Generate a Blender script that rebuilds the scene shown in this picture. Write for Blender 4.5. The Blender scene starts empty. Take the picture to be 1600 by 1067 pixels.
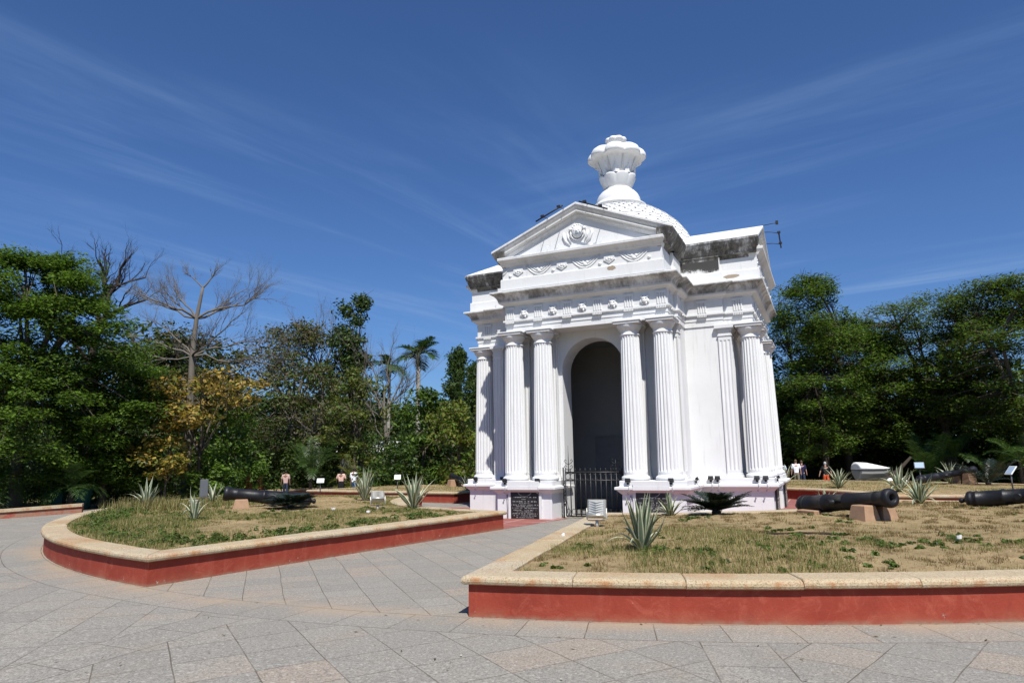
import bpy, math, random
import numpy as np
from mathutils import Vector, Matrix, Euler, noise as mnoise

# ------------------------------------------------------------------ camera, world, sun, exposure
SC = bpy.context.scene
COL = SC.collection
H_EYE = 1.6
cam_d = bpy.data.cameras.new("camera")
cam = bpy.data.objects.new("camera", cam_d)
COL.objects.link(cam)
cam_d.sensor_width = 36.0
cam_d.lens = 36.0 * 1059.74 / 1600.0
cam_d.clip_start = 0.1
cam_d.clip_end = 3000.0
cam.matrix_world = (Matrix.Translation((0, 0, H_EYE))
                    @ Matrix.Rotation(math.pi / 2 + 0.1732, 4, 'X')
                    @ Matrix.Rotation(-0.0155, 4, 'Z'))
SC.camera = cam

MX, MY, TH = 3.829, 22.713, 0.4317          # pavilion centre and turn
CT, ST = math.cos(TH), math.sin(TH)
SUN_AZ, SUN_EL = math.radians(35), math.radians(55)   # azimuth off the front normal, elevation
ux, uy = CT, -ST
vx, vy = -ST, -CT
sx = ux * math.sin(SUN_AZ) + vx * math.cos(SUN_AZ)
sy = uy * math.sin(SUN_AZ) + vy * math.cos(SUN_AZ)
SUN = Vector((sx * math.cos(SUN_EL), sy * math.cos(SUN_EL), math.sin(SUN_EL)))
sun_d = bpy.data.lights.new("sun", 'SUN')
sun_d.energy = 5.0
sun_d.angle = math.radians(0.5)
sun_d.color = (1.0, 0.965, 0.90)
sun = bpy.data.objects.new("sun", sun_d)
COL.objects.link(sun)
sun.rotation_euler = SUN.to_track_quat('Z', 'Y').to_euler()

W = bpy.data.worlds.new("World")
SC.world = W
W.use_nodes = True
wn, wl = W.node_tree.nodes, W.node_tree.links
wn.clear()
w_out = wn.new('ShaderNodeOutputWorld')
w_bg = wn.new('ShaderNodeBackground')
sky = wn.new('ShaderNodeTexSky')
sky.sky_type = 'NISHITA'
sky.sun_disc = False
sky.sun_elevation = SUN_EL
sky.sun_rotation = math.atan2(sx, sy)
sky.altitude = 0
sky.air_density = 1.0
sky.dust_density = 0.8
sky.ozone_density = 3.0
w_bg.inputs['Strength'].default_value = 0.074
# thin cirrus streaks mixed over the sky
tc = wn.new('ShaderNodeTexCoord')
sep = wn.new('ShaderNodeSeparateXYZ'); wl.new(tc.outputs['Generated'], sep.inputs[0])
def wmath(op, a, b=None):
    n = wn.new('ShaderNodeMath'); n.operation = op
    for i, s in enumerate((a, b)):
        if s is None: continue
        if isinstance(s, (int, float)): n.inputs[i].default_value = s
        else: wl.new(s, n.inputs[i])
    return n.outputs[0]
zc = wmath('MAXIMUM', sep.outputs[2], 0.03)
comb = wn.new('ShaderNodeCombineXYZ')
wl.new(wmath('DIVIDE', sep.outputs[0], zc), comb.inputs[0])
wl.new(wmath('DIVIDE', sep.outputs[1], zc), comb.inputs[1])
def wramp(sock, lo, hi):
    m = wn.new('ShaderNodeMapRange'); m.interpolation_type = 'SMOOTHSTEP'
    wl.new(sock, m.inputs[0]); m.inputs[1].default_value = lo; m.inputs[2].default_value = hi
    return m.outputs[0]
def wisps(deg, off, lo, hi, scale=1.0):
    r = wn.new('ShaderNodeVectorRotate'); r.rotation_type = 'Z_AXIS'; wl.new(comb.outputs[0], r.inputs['Vector'])
    r.inputs['Angle'].default_value = math.radians(-deg)
    m = wn.new('ShaderNodeMapping'); wl.new(r.outputs[0], m.inputs[0])
    m.inputs['Scale'].default_value = (0.42, 2.3, 1); m.inputs['Location'].default_value = off
    n = wn.new('ShaderNodeTexNoise'); wl.new(m.outputs[0], n.inputs['Vector'])
    n.inputs['Scale'].default_value = scale; n.inputs['Detail'].default_value = 10
    n.inputs['Roughness'].default_value = 0.6; n.inputs['Distortion'].default_value = 0.5
    return wramp(n.outputs[0], lo, hi)
n2 = wn.new('ShaderNodeTexNoise'); wl.new(comb.outputs[0], n2.inputs['Vector'])
n2.inputs['Scale'].default_value = 0.6; n2.inputs['Detail'].default_value = 3
cover = wramp(n2.outputs[0], 0.34, 0.62)
xz = wmath('DIVIDE', sep.outputs[0], zc)
side = wramp(xz, -0.3, 0.5)
left = wmath('MULTIPLY', wisps(57, (0.55, 1.15, 0), 0.42, 0.80, 1.1), wmath('SUBTRACT', 1.0, side))
right = wmath('MULTIPLY', wisps(-34, (0.9, 1.3, 0), 0.44, 0.82), side)
low = wramp(sep.outputs[2], 0.60, 0.28)
fac = wmath('MULTIPLY', wmath('ADD', wmath('MULTIPLY', left, wmath('ADD', wmath('MULTIPLY', cover, 0.6), 0.4)), wmath('MULTIPLY', right, cover)), wmath('MULTIPLY', low, 0.78))
mixc = wn.new('ShaderNodeMixRGB'); wl.new(fac, mixc.inputs[0])
wl.new(sky.outputs[0], mixc.inputs[1]); mixc.inputs[2].default_value = (4.6, 5.2, 6.2, 1)
tint = wn.new('ShaderNodeMixRGB'); tint.blend_type = 'MULTIPLY'; tint.inputs[0].default_value = 1.0
wl.new(mixc.outputs[0], tint.inputs[1]); tint.inputs[2].default_value = (0.61, 0.87, 1.26, 1)
wl.new(tint.outputs[0], w_bg.inputs[0]); wl.new(w_bg.outputs[0], w_out.inputs[0])

SC.view_settings.view_transform = 'Standard'
SC.view_settings.look = 'None'
SC.view_settings.gamma = 1.0
SC.view_settings.exposure = 0.24
SC.cycles.max_bounces = 6
SC.cycles.diffuse_bounces = 2
SC.cycles.glossy_bounces = 2
SC.cycles.transmission_bounces = 2
SC.cycles.transparent_max_bounces = 4

# ------------------------------------------------------------------ helpers
def tag(o, label=None, cat=None, group=None, kind=None):
    if label: o['label'] = label
    if cat: o['category'] = cat
    if group: o['group'] = group
    if kind: o['kind'] = kind
    return o

def empty(name, loc=(0, 0, 0), rz=0.0, label=None, cat=None, group=None):
    o = bpy.data.objects.new(name, None); COL.objects.link(o)
    o.empty_display_size = 0.2
    o.location = loc; o.rotation_euler = (0, 0, rz)
    return tag(o, label, cat, group)

def children(o): return list(o.children)

def copy_tree(o, parent=None):
    c = o.copy(); COL.objects.link(c)
    if parent is not None: c.parent = parent
    for ch in children(o): copy_tree(ch, c)
    return c

def wr(u, v):                       # pavilion frame -> world
    return (MX + u * CT - v * ST, MY - u * ST - v * CT)

def pol(R, deg):                    # polar in the pavilion frame -> local xy (x = u, y = -v)
    a = math.radians(deg); return (R * math.sin(a), -R * math.cos(a))

def tolocal(X, Y):
    dx, dy = X - MX, Y - MY
    return dx * CT - dy * ST, -dx * ST - dy * CT

class MB:
    def __init__(s): s.v = []; s.f = []; s.m = []; s.s = []
    def add(s, vs, fs, m=0, smooth=False):
        b = len(s.v); s.v += [tuple(p) for p in vs]
        s.f += [tuple(i + b for i in f) for f in fs]
        s.m += [m] * len(fs); s.s += [smooth] * len(fs); return s
    def box(s, a, b, m=0, M=None):
        x0, y0, z0 = a; x1, y1, z1 = b
        vs = [(x0,y0,z0),(x1,y0,z0),(x1,y1,z0),(x0,y1,z0),(x0,y0,z1),(x1,y0,z1),(x1,y1,z1),(x0,y1,z1)]
        if M is not None: vs = [M @ Vector(p) for p in vs]
        return s.add(vs, [(0,3,2,1),(4,5,6,7),(0,1,5,4),(1,2,6,5),(2,3,7,6),(3,0,4,7)], m)
    def bevbox(s, a, b, r=0.02, m=0, M=None):
        x0, y0, z0 = a; x1, y1, z1 = b
        ring = lambda z, i: [(x0+i,y0,z),(x1-i,y0,z),(x1,y0+i,z),(x1,y1-i,z),(x1-i,y1,z),(x0+i,y1,z),(x0,y1-i,z),(x0,y0+i,z)]
        def inset(z): return [(min(max(px, x0+r), x1-r), min(max(py, y0+r), y1-r), z) for px, py, _ in ring(z, r*1.6)]
        rs = [inset(z0), ring(z0 + r, r), ring(z1 - r, r), inset(z1)]
        return s.loft(rs, m=m, M=M)
    def loft(s, rings, m=0, close=True, cap=True, smooth=False, M=None):
        n = len(rings[0]); vs = [p for r in rings for p in r]
        if M is not None: vs = [M @ Vector(p) for p in vs]
        fs = []
        for i in range(len(rings) - 1):
            for j in range(n if close else n - 1):
                k = (j + 1) % n
                fs.append((i*n+j, i*n+k, (i+1)*n+k, (i+1)*n+j))
        s.add(vs, fs, m, smooth)
        if cap and close:
            b = len(s.v) - len(vs)
            s.f.append(tuple(b + j for j in reversed(range(n)))); s.m.append(m); s.s.append(False)
            e = b + (len(rings) - 1) * n
            s.f.append(tuple(e + j for j in range(n))); s.m.append(m); s.s.append(False)
        return s
    def lathe(s, prof, n=24, c=(0,0,0), m=0, smooth=True, M=None, cap=True):
        rings = []
        for r, z in prof:
            rings.append([(c[0]+r*math.cos(2*math.pi*j/n), c[1]+r*math.sin(2*math.pi*j/n), c[2]+z) for j in range(n)])
        return s.loft(rings, m=m, smooth=smooth, M=M, cap=cap)
    def tube(s, pts, r, n=6, m=0, smooth=True, cap=True):
        pts = [Vector(p) for p in pts]
        if not isinstance(r, (list, tuple)): r = [r] * len(pts)
        rings = []; up = Vector((0, 0, 1)); nx = None
        for i, p in enumerate(pts):
            d = (pts[min(i+1, len(pts)-1)] - pts[max(i-1, 0)])
            if d.length < 1e-9: d = up.copy()
            d.normalize()
            if nx is None:
                nx = d.cross(up if abs(d.z) < 0.9 else Vector((1, 0, 0))).normalized()
            else:
                nx = (nx - d * nx.dot(d))
                if nx.length < 1e-6: nx = d.cross(Vector((1, 0, 0)))
                nx.normalize()
            ny = d.cross(nx)
            rings.append([p + (nx * math.cos(2*math.pi*j/n) + ny * math.sin(2*math.pi*j/n)) * r[i] for j in range(n)])
        return s.loft(rings, m=m, smooth=smooth, cap=cap)
    def ellip(s, c, rad, nu=10, nv=7, m=0, M=None, smooth=True):
        rings = []
        for i in range(nv + 1):
            t = -math.pi/2 + math.pi * (0.02 + 0.96 * i / nv)
            rings.append([(c[0]+rad[0]*math.cos(t)*math.cos(2*math.pi*j/nu), c[1]+rad[1]*math.cos(t)*math.sin(2*math.pi*j/nu), c[2]+rad[2]*math.sin(t)) for j in range(nu)])
        return s.loft(rings, m=m, smooth=smooth, M=M)
    def prism(s, poly, z0, z1, m=0, M=None):
        return s.loft([[(p[0], p[1], z0) for p in poly], [(p[0], p[1], z1) for p in poly]], m=m, M=M)
    def sweep(s, poly, prof, m=0, cap=True, smooth=False):   # horizontal CCW polygon, profile (offset, z)
        rings = []
        for d, z in prof:
            rings.append([(p[0], p[1], z) for p in offset_poly(poly, d)])
        return s.loft(rings, m=m, cap=cap, smooth=smooth)
    def build(s, name, mats, parent=None, loc=None):
        me = bpy.data.meshes.new(name)
        me.from_pydata(s.v, [], s.f)
        for k in (mats if isinstance(mats, (list, tuple)) else [mats]): me.materials.append(k)
        me.polygons.foreach_set('material_index', s.m)
        me.polygons.foreach_set('use_smooth', s.s)
        me.update()
        o = bpy.data.objects.new(name, me); COL.objects.link(o)
        if parent is not None: o.parent = parent
        if loc is not None: o.location = loc
        return o

def offset_poly(poly, d):
    n = len(poly); out = []
    for i in range(n):
        p0, p1, p2 = Vector(poly[i-1]), Vector(poly[i]), Vector(poly[(i+1) % n])
        a = (p1 - p0).normalized(); b = (p2 - p1).normalized()
        na = Vector((a.y, -a.x)); nb = Vector((b.y, -b.x))
        k = 1 + na.dot(nb)
        o = (na + nb) / max(k, 0.2)
        out.append((p1.x + o.x * d, p1.y + o.y * d))
    return out

def quads_mesh(name, V, mats, midx=None, parent=None, smooth=False):   # V: (N,4,3)
    N = len(V); me = bpy.data.meshes.new(name)
    me.vertices.add(4 * N); me.vertices.foreach_set('co', np.ascontiguousarray(V, dtype=np.float32).ravel())
    me.loops.add(4 * N); me.loops.foreach_set('vertex_index', np.arange(4 * N, dtype=np.int32))
    me.polygons.add(N); me.polygons.foreach_set('loop_start', np.arange(0, 4 * N, 4, dtype=np.int32))
    for k in (mats if isinstance(mats, (list, tuple)) else [mats]): me.materials.append(k)
    if midx is not None: me.polygons.foreach_set('material_index', np.asarray(midx, dtype=np.int32))
    me.update(calc_edges=True)
    o = bpy.data.objects.new(name, me); COL.objects.link(o)
    if parent is not None: o.parent = parent
    return o

# ------------------------------------------------------------------ materials
class Mat:
    def __init__(s, name, rough=0.8, spec=0.3):
        s.m = bpy.data.materials.new(name); s.m.use_nodes = True
        s.n, s.l = s.m.node_tree.nodes, s.m.node_tree.links
        s.b = s.n['Principled BSDF']
        s.b.inputs['Roughness'].default_value = rough
        s.b.inputs['Specular IOR Level'].default_value = spec
        s._tc = None
    def tc(s, out='Object'):
        if s._tc is None: s._tc = s.n.new('ShaderNodeTexCoord')
        return s._tc.outputs[out]
    def math(s, op, a, b=None, c=None):
        n = s.n.new('ShaderNodeMath'); n.operation = op
        for i, k in enumerate((a, b, c)):
            if k is None: continue
            if isinstance(k, (int, float)): n.inputs[i].default_value = k
            else: s.l.new(k, n.inputs[i])
        return n.outputs[0]
    def noise(s, scale=5, detail=4, rough=0.55, vec=None, stretch=None, dist=0.0, color=False):
        n = s.n.new('ShaderNodeTexNoise')
        n.inputs['Scale'].default_value = scale; n.inputs['Detail'].default_value = detail
        n.inputs['Roughness'].default_value = rough; n.inputs['Distortion'].default_value = dist
        v = vec if vec is not None else s.tc()
        if stretch:
            mp = s.n.new('ShaderNodeMapping'); mp.inputs['Scale'].default_value = stretch
            s.l.new(v, mp.inputs[0]); v = mp.outputs[0]
        s.l.new(v, n.inputs['Vector'])
        return n.outputs[1 if color else 0]
    def ramp(s, sock, lo, hi, a=0.0, b=1.0):
        m = s.n.new('ShaderNodeMapRange'); m.interpolation_type = 'SMOOTHSTEP'
        s.l.new(sock, m.inputs[0])
        for i, k in enumerate((lo, hi, a, b)): m.inputs[i+1].default_value = k
        return m.outputs[0]
    def mix(s, fac, a, b, mode='MIX'):
        n = s.n.new('ShaderNodeMixRGB'); n.blend_type = mode
        for i, k in enumerate((fac, a, b)):
            if isinstance(k, (int, float)): n.inputs[i].default_value = k
            elif isinstance(k, tuple): n.inputs[i].default_value = (*k, 1)
            else: s.l.new(k, n.inputs[i])
        return n.outputs[0]
    def col(s, c):
        if isinstance(c, tuple): s.b.inputs['Base Color'].default_value = (*c, 1)
        else: s.l.new(c, s.b.inputs['Base Color'])
        return s
    def bump(s, sock, strength=0.3, dist=0.01):
        n = s.n.new('ShaderNodeBump'); n.inputs['Strength'].default_value = strength
        n.inputs['Distance'].default_value = dist
        s.l.new(sock, n.inputs['Height']); s.l.new(n.outputs[0], s.b.inputs['Normal'])
        return s
    def island(s):
        g = s.n.new('ShaderNodeNewGeometry'); return g.outputs['Random Per Island']
    def sepz(s, v=None):
        n = s.n.new('ShaderNodeSeparateXYZ'); s.l.new(v if v is not None else s.tc(), n.inputs[0]); return n.outputs

def simple(name, c, rough=0.7, spec=0.3, var=0.12, scale=6, metal=0.0, bump=0.0):
    M = Mat(name, rough, spec)
    n = M.noise(scale, 4)
    lo = tuple(x * (1 - var) for x in c); hi = tuple(min(1, x * (1 + var)) for x in c)
    M.col(M.mix(n, lo, hi)); M.b.inputs['Metallic'].default_value = metal
    if bump: M.bump(M.noise(scale * 6, 3), bump, 0.01)
    return M.m

def plaster(name, dirt=0.15, mold=0.0, moldlo=0.45, moldhi=0.62, band=None, panel=False, base=(0.71, 0.71, 0.705)):
    M = Mat(name, 0.75, 0.25)
    big = M.noise(0.9, 5, 0.6)
    fine = M.noise(9, 5, 0.65)
    streak = M.noise(3.0, 5, 0.6, stretch=(2.2, 2.2, 0.18))
    c = M.mix(M.ramp(big, 0.35, 0.75), base, tuple(x * 0.93 for x in base))
    c = M.mix(M.math('MULTIPLY', M.ramp(streak, 0.56, 0.78), dirt), c, (0.34, 0.32, 0.28))
    c = M.mix(M.math('MULTIPLY', M.ramp(fine, 0.66, 0.76), dirt * 1.1), c, (0.42, 0.40, 0.36))
    gr = M.noise(4.5, 6, 0.68, stretch=(1.6, 1.6, 0.10), dist=0.3)
    c = M.mix(M.math('MULTIPLY', M.ramp(gr, 0.60, 0.80), dirt * 0.9), c, (0.20, 0.185, 0.16))
    z = M.sepz()
    if panel:                         # one mould-blackened panel on the attic
        px = M.math('MULTIPLY', M.math('GREATER_THAN', z[0], 2.47), M.math('LESS_THAN', z[0], 3.55))
        py = M.math('MULTIPLY', M.math('GREATER_THAN', z[1], -2.6), M.math('LESS_THAN', z[1], -2.3))
        k = M.math('ADD', M.math('MULTIPLY', M.math('SUBTRACT', z[2], 6.82), 1.5), M.noise(3.5, 7, 0.75))
        k = M.math('MULTIPLY', M.math('MULTIPLY', px, py), M.ramp(k, 0.60, 0.80))
        c = M.mix(M.math('MULTIPLY', k, 0.95), c, (0.022, 0.020, 0.018))
    if mold > 0:
        mn = M.noise(1.1, 8, 0.72, stretch=(1, 1, 0.35), dist=0.4)
        mn2 = M.noise(9, 6, 0.72, stretch=(1, 1, 0.3))
        k = M.math('ADD', mn, M.math('MULTIPLY', M.math('SUBTRACT', mn2, 0.5), 0.45))
        k = M.ramp(k, moldlo, moldhi)
        if band: k = M.math('MULTIPLY', k, M.math('MULTIPLY', M.ramp(z[2], band[0], band[1]), M.ramp(z[2], band[3], band[2])))
        k = M.math('MULTIPLY', k, mold)
        c = M.mix(k, c, M.mix(M.ramp(mn2, 0.35, 0.65), (0.022, 0.020, 0.017), (0.15, 0.14, 0.12)))
    M.col(c)
    M.bump(M.noise(26, 5, 0.6), 0.25, 0.012)
    return M.m

MAT = {}
MAT['plaster'] = plaster('lime_plaster', 0.34)
MAT['plaster_attic'] = plaster('attic_plaster', 0.34, panel=True)
MAT['plaster_col'] = plaster('column_plaster', 0.42)
MAT['plaster_cornice'] = plaster('weathered_cornice_plaster', 0.4, 0.9, 0.34, 0.66, (6.19, 6.25, 6.44, 6.49))
MAT['plaster_rake'] = plaster('grey_weathered_plaster', 0.5, 0.28, 0.42, 0.75)
MAT['plaster_eave'] = plaster('mould_blackened_plaster', 0.4, 0.97, 0.30, 0.52)
MAT['plaster_fin'] = plaster('finial_plaster', 0.5, 0.35, 0.56, 0.76)
MAT['inner'] = simple('shade_toned_interior', (0.22, 0.215, 0.21), 0.9, 0.1, 0.15, 2)  # shade of the unlit room put into the colour
MAT['door'] = simple('dark_door_paint', (0.16, 0.16, 0.165), 0.6, 0.3, 0.2, 3)
MAT['added_partition'] = simple('shade_toned_partition', (0.24, 0.235, 0.23), 0.9, 0.1, 0.12, 2)  # grey kept dark so the added wall reads as unlit room
MAT['patch'] = simple('exposed_render', (0.34, 0.27, 0.20), 0.9, 0.1, 0.2, 20)
MAT['iron'] = simple('black_painted_iron', (0.014, 0.014, 0.016), 0.45, 0.5, 0.3, 8)
MAT['bar'] = simple('dark_lamp_frame', (0.02, 0.02, 0.022), 0.5, 0.4, 0.2, 8)
MAT['conduit'] = simple('grey_conduit', (0.33, 0.32, 0.33), 0.6, 0.3, 0.15, 12)
MAT['lampglass'] = simple('lamp_glass', (0.25, 0.27, 0.29), 0.08, 0.6, 0.1, 4)
MAT['alu'] = simple('cast_aluminium', (0.55, 0.53, 0.47), 0.42, 0.5, 0.12, 14, 0.6)
MAT['whitepaint'] = simple('white_box_paint', (0.78, 0.78, 0.76), 0.5, 0.4, 0.06, 5)
MAT['greybox'] = simple('grey_box_paint', (0.11, 0.115, 0.125), 0.5, 0.4, 0.1, 5)
MAT['screen'] = simple('blue_board_glass', (0.36, 0.46, 0.58), 0.12, 0.6, 0.1, 3)
MAT['block'] = simple('brown_stone_block', (0.34, 0.215, 0.135), 0.9, 0.15, 0.25, 9, 0, 0.5)

def m_gun():
    M = Mat('tarred_gun_iron', 0.46, 0.35)
    n = M.noise(4, 6, 0.65); f = M.noise(30, 4, 0.6)
    c = M.mix(n, (0.005, 0.005, 0.006), (0.014, 0.014, 0.017))
    c = M.mix(M.math('MULTIPLY', M.ramp(f, 0.62, 0.74), 0.25), c, (0.05, 0.045, 0.04))
    M.col(c); M.bump(f, 0.25, 0.01)
    M.l.new(M.ramp(n, 0.3, 0.7, 0.36, 0.6), M.b.inputs['Roughness'])
    return M.m
MAT['gun'] = m_gun()

def m_plaque():
    M = Mat('black_granite_plaque', 0.32, 0.5)
    n = M.noise(60, 3, 0.6)
    M.col(M.mix(M.ramp(n, 0.45, 0.7), (0.012, 0.012, 0.013), (0.05, 0.05, 0.052)))
    return M.m
MAT['plaque'] = m_plaque()
MAT['letters'] = simple('worn_white_lettering', (0.34, 0.34, 0.33), 0.8, 0.2, 0.3, 40)

def m_redwall():
    M = Mat('red_oxide_wall_paint', 0.78, 0.2)
    n = M.noise(2.2, 6, 0.62); f = M.noise(18, 5, 0.7); st = M.noise(5, 4, 0.6, stretch=(1.2, 1.2, 0.12))
    c = M.mix(n, (0.20, 0.030, 0.018), (0.37, 0.066, 0.038))
    c = M.mix(M.math('MULTIPLY', M.ramp(st, 0.55, 0.75), 0.3), c, (0.42, 0.125, 0.085))
    c = M.mix(M.ramp(M.noise(4.2, 7, 0.78, dist=1.0), 0.50, 0.70, 0, 0.5), c, (0.42, 0.11, 0.07))
    c = M.mix(M.ramp(M.noise(1.1, 6, 0.7, dist=0.8), 0.50, 0.72, 0, 0.55), c, (0.18, 0.032, 0.022))
    z = M.sepz()[2]
    low = M.ramp(z, 0.16, 0.0)
    c = M.mix(M.math('MULTIPLY', low, M.ramp(n, 0.35, 0.65, 0.0, 0.45)), c, (0.32, 0.135, 0.08))
    peel = M.math('MULTIPLY', M.ramp(f, 0.70, 0.715), M.ramp(M.noise(1.3, 3), 0.55, 0.62))
    c = M.mix(peel, c, (0.47, 0.43, 0.39))
    ch = M.noise(3.4, 5, 0.7); chip = M.math('MULTIPLY', M.ramp(M.noise(9, 6, 0.75), 0.63, 0.66), M.math('MULTIPLY', M.ramp(ch, 0.52, 0.58), M.ramp(z, 0.17, 0.03)))
    c = M.mix(chip, c, (0.40, 0.37, 0.33))
    c = M.mix(M.ramp(M.noise(30, 5, 0.8), 0.55, 0.75, 0, 0.45), c, (0.17, 0.03, 0.02))
    c = M.mix(M.math('MULTIPLY', M.ramp(z, 0.05, 0.0), M.ramp(ch, 0.4, 0.6, 0.15, 0.7)), c, (0.27, 0.19, 0.13))
    M.col(c); M.bump(M.math('ADD', f, M.math('MULTIPLY', chip, -1.0)), 0.4, 0.012); return M.m
MAT['redwall'] = m_redwall()

def m_coping():
    M = Mat('granite_coping', 0.85, 0.25)
    n = M.noise(2.4, 5, 0.6); f = M.noise(70, 3, 0.7); isl = M.island()
    c = M.mix(n, (0.40, 0.29, 0.155), (0.54, 0.45, 0.31))
    c = M.mix(M.math('MULTIPLY', M.ramp(M.noise(1.1, 4), 0.48, 0.66), 0.7), c, (0.40, 0.21, 0.09))
    c = M.mix(M.ramp(isl, 0.0, 1.0, 0.0, 0.35), c, (0.50, 0.46, 0.38))
    c = M.mix(M.ramp(f, 0.48, 0.66, 0.0, 0.8), c, (0.17, 0.125, 0.07))
    c = M.mix(M.ramp(M.noise(24, 4, 0.7), 0.55, 0.72, 0.0, 0.5), c, (0.60, 0.52, 0.38))
    c = M.mix(M.math('MULTIPLY', M.math('MULTIPLY', M.ramp(M.noise(5.5, 6, 0.75, stretch=(1, 1, 0.6)), 0.46, 0.66), M.ramp(M.sepz()[2], 0.413, 0.388)), 0.75), c, (0.36, 0.15, 0.05))
    c = M.mix(M.ramp(M.noise(46, 4, 0.8), 0.60, 0.68, 0, 0.8), c, (0.10, 0.075, 0.045))
    M.col(c); M.bump(f, 0.55, 0.012); return M.m
MAT['coping'] = m_coping()

def m_paving():
    """square slabs laid diagonally: on the path, in a border ring, and in sectors of 18 degrees outside"""
    M = Mat('granite_paving', 0.82, 0.25)
    S = M.sepz(); x, y = S[0], S[1]
    wob = M.noise(0.7, 2, 0.5, color=True)
    ws = M.n.new('ShaderNodeSeparateXYZ'); M.l.new(wob, ws.inputs[0])
    u = M.math('ADD', x, M.math('MULTIPLY', M.math('SUBTRACT', ws.outputs[0], 0.5), 0.06))
    v = M.math('ADD', M.math('MULTIPLY', y, -1.0), M.math('MULTIPLY', M.math('SUBTRACT', ws.outputs[1], 0.5), 0.06))
    r = M.math('SQRT', M.math('ADD', M.math('MULTIPLY', u, u), M.math('MULTIPLY', v, v)))
    ang = M.math('ARCTAN2', u, v)
    def cell(a, size, ph): return M.math('ADD', M.math('DIVIDE', a, size), ph)
    def joint(q, size, w=0.0052):
        f = M.math('ABSOLUTE', M.math('SUBTRACT', M.math('FRACT', q), 0.5))
        return M.math('GREATER_THAN', f, 0.5 - w / size)
    k7 = 0.70710678
    # path
    pa = cell(M.math('MULTIPLY', M.math('SUBTRACT', u, v), k7), 0.47, 0.617); pb = cell(M.math('MULTIPLY', M.math('ADD', u, v), k7), 0.47, 0.2)
    jp = M.math('MAXIMUM', joint(pa, 0.47), joint(pb, 0.47, 0.004))
    # border ring
    rq = M.math('DIVIDE', ang, math.radians(2.25)); jr = joint(rq, 0.63)
    # sectors
    st = math.radians(18.0)
    k = M.math('FLOOR', M.math('DIVIDE', ang, st))
    th = M.math('MULTIPLY', M.math('ADD', k, 0.5), st)
    c_, s_ = M.math('COSINE', th), M.math('SINE', th)
    u2 = M.math('SUBTRACT', M.math('MULTIPLY', u, c_), M.math('MULTIPLY', v, s_))
    v2 = M.math('ADD', M.math('MULTIPLY', u, s_), M.math('MULTIPLY', v, c_))
    sa = cell(M.math('MULTIPLY', M.math('SUBTRACT', u2, v2), k7), 0.565, 0.81); sb_ = cell(M.math('MULTIPLY', M.math('ADD', u2, v2), k7), 0.565, -0.12)
    js = M.math('MAXIMUM', joint(sa, 0.565), joint(sb_, 0.565))
    d = M.math('ABSOLUTE', M.math('MULTIPLY', M.math('SUBTRACT', M.math('FRACT', M.math('ADD', M.math('DIVIDE', ang, st), 0.5)), 0.5), st))
    bd = M.math('MULTIPLY', d, r)                       # distance from the radial band's middle
    inband = M.math('LESS_THAN', bd, 0.29)
    jb = M.math('MAXIMUM', M.math('LESS_THAN', M.math('ABSOLUTE', M.math('SUBTRACT', bd, 0.29)), 0.006), M.math('MULTIPLY', inband, joint(cell(r, 0.6, 0.3), 0.6)))
    js = M.math('MAXIMUM', M.math('MULTIPLY', js, M.math('SUBTRACT', 1.0, inband)), jb)
    far = M.math('GREATER_THAN', r, 16.5); near = M.math('LESS_THAN', r, 15.88)
    ring = M.math('SUBTRACT', 1.0, M.math('ADD', far, near))
    jt = M.math('ADD', M.math('ADD', M.math('MULTIPLY', jp, near), M.math('MULTIPLY', jr, ring)), M.math('MULTIPLY', js, far))
    jt = M.math('MAXIMUM', jt, M.math('MAXIMUM', M.math('LESS_THAN', M.math('ABSOLUTE', M.math('SUBTRACT', r, 16.5)), 0.006), M.math('LESS_THAN', M.math('ABSOLUTE', M.math('SUBTRACT', r, 15.88)), 0.006)))
    def wn(a, b, c):
        cb = M.n.new('ShaderNodeCombineXYZ')
        for i, q in enumerate((a, b, c)):
            if isinstance(q, (int, float)): cb.inputs[i].default_value = q
            else: M.l.new(q, cb.inputs[i])
        t = M.n.new('ShaderNodeTexWhiteNoise'); M.l.new(cb.outputs[0], t.inputs['Vector']); return t.outputs['Value']
    F = lambda q: M.math('FLOOR', q)
    slab = M.math('ADD', M.math('ADD', M.math('MULTIPLY', wn(F(pa), F(pb), 3.5), near), M.math('MULTIPLY', wn(F(rq), 1.5, 7.5), ring)),
                  M.math('MULTIPLY', far, wn(M.math('ADD', F(sa), M.math('MULTIPLY', inband, 31.0)), M.math('MULTIPLY', F(sb_), M.math('SUBTRACT', 1.0, inband)), M.math('ADD', k, 0.5))))
    f = M.noise(62, 4, 0.75); g = M.noise(1.1, 5, 0.6); p = M.noise(0.42, 3, 0.55); f2 = M.noise(24, 5, 0.75); f3 = M.noise(7, 6, 0.72, dist=0.6)
    c = M.mix(slab, (0.272, 0.255, 0.220), (0.325, 0.302, 0.258))
    c = M.mix(M.math('MULTIPLY', M.ramp(slab, 0.45, 0.95), M.ramp(p, 0.42, 0.62, 0, 0.75)), c, (0.355, 0.285, 0.22))
    c = M.mix(M.ramp(g, 0.48, 0.74, 0.0, 0.45), c, (0.33, 0.265, 0.20))
    c = M.mix(M.ramp(f3, 0.52, 0.72, 0.0, 0.5), c, (0.185, 0.170, 0.150))
    c = M.mix(M.ramp(f, 0.44, 0.64, 0.0, 0.72), c, (0.120, 0.112, 0.102))
    c = M.mix(M.ramp(f2, 0.52, 0.68, 0.0, 0.6), c, (0.50, 0.465, 0.41))
    c = M.mix(M.ramp(M.noise(36, 4, 0.8), 0.50, 0.62, 0.0, 0.6), c, (0.135, 0.122, 0.105))
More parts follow.
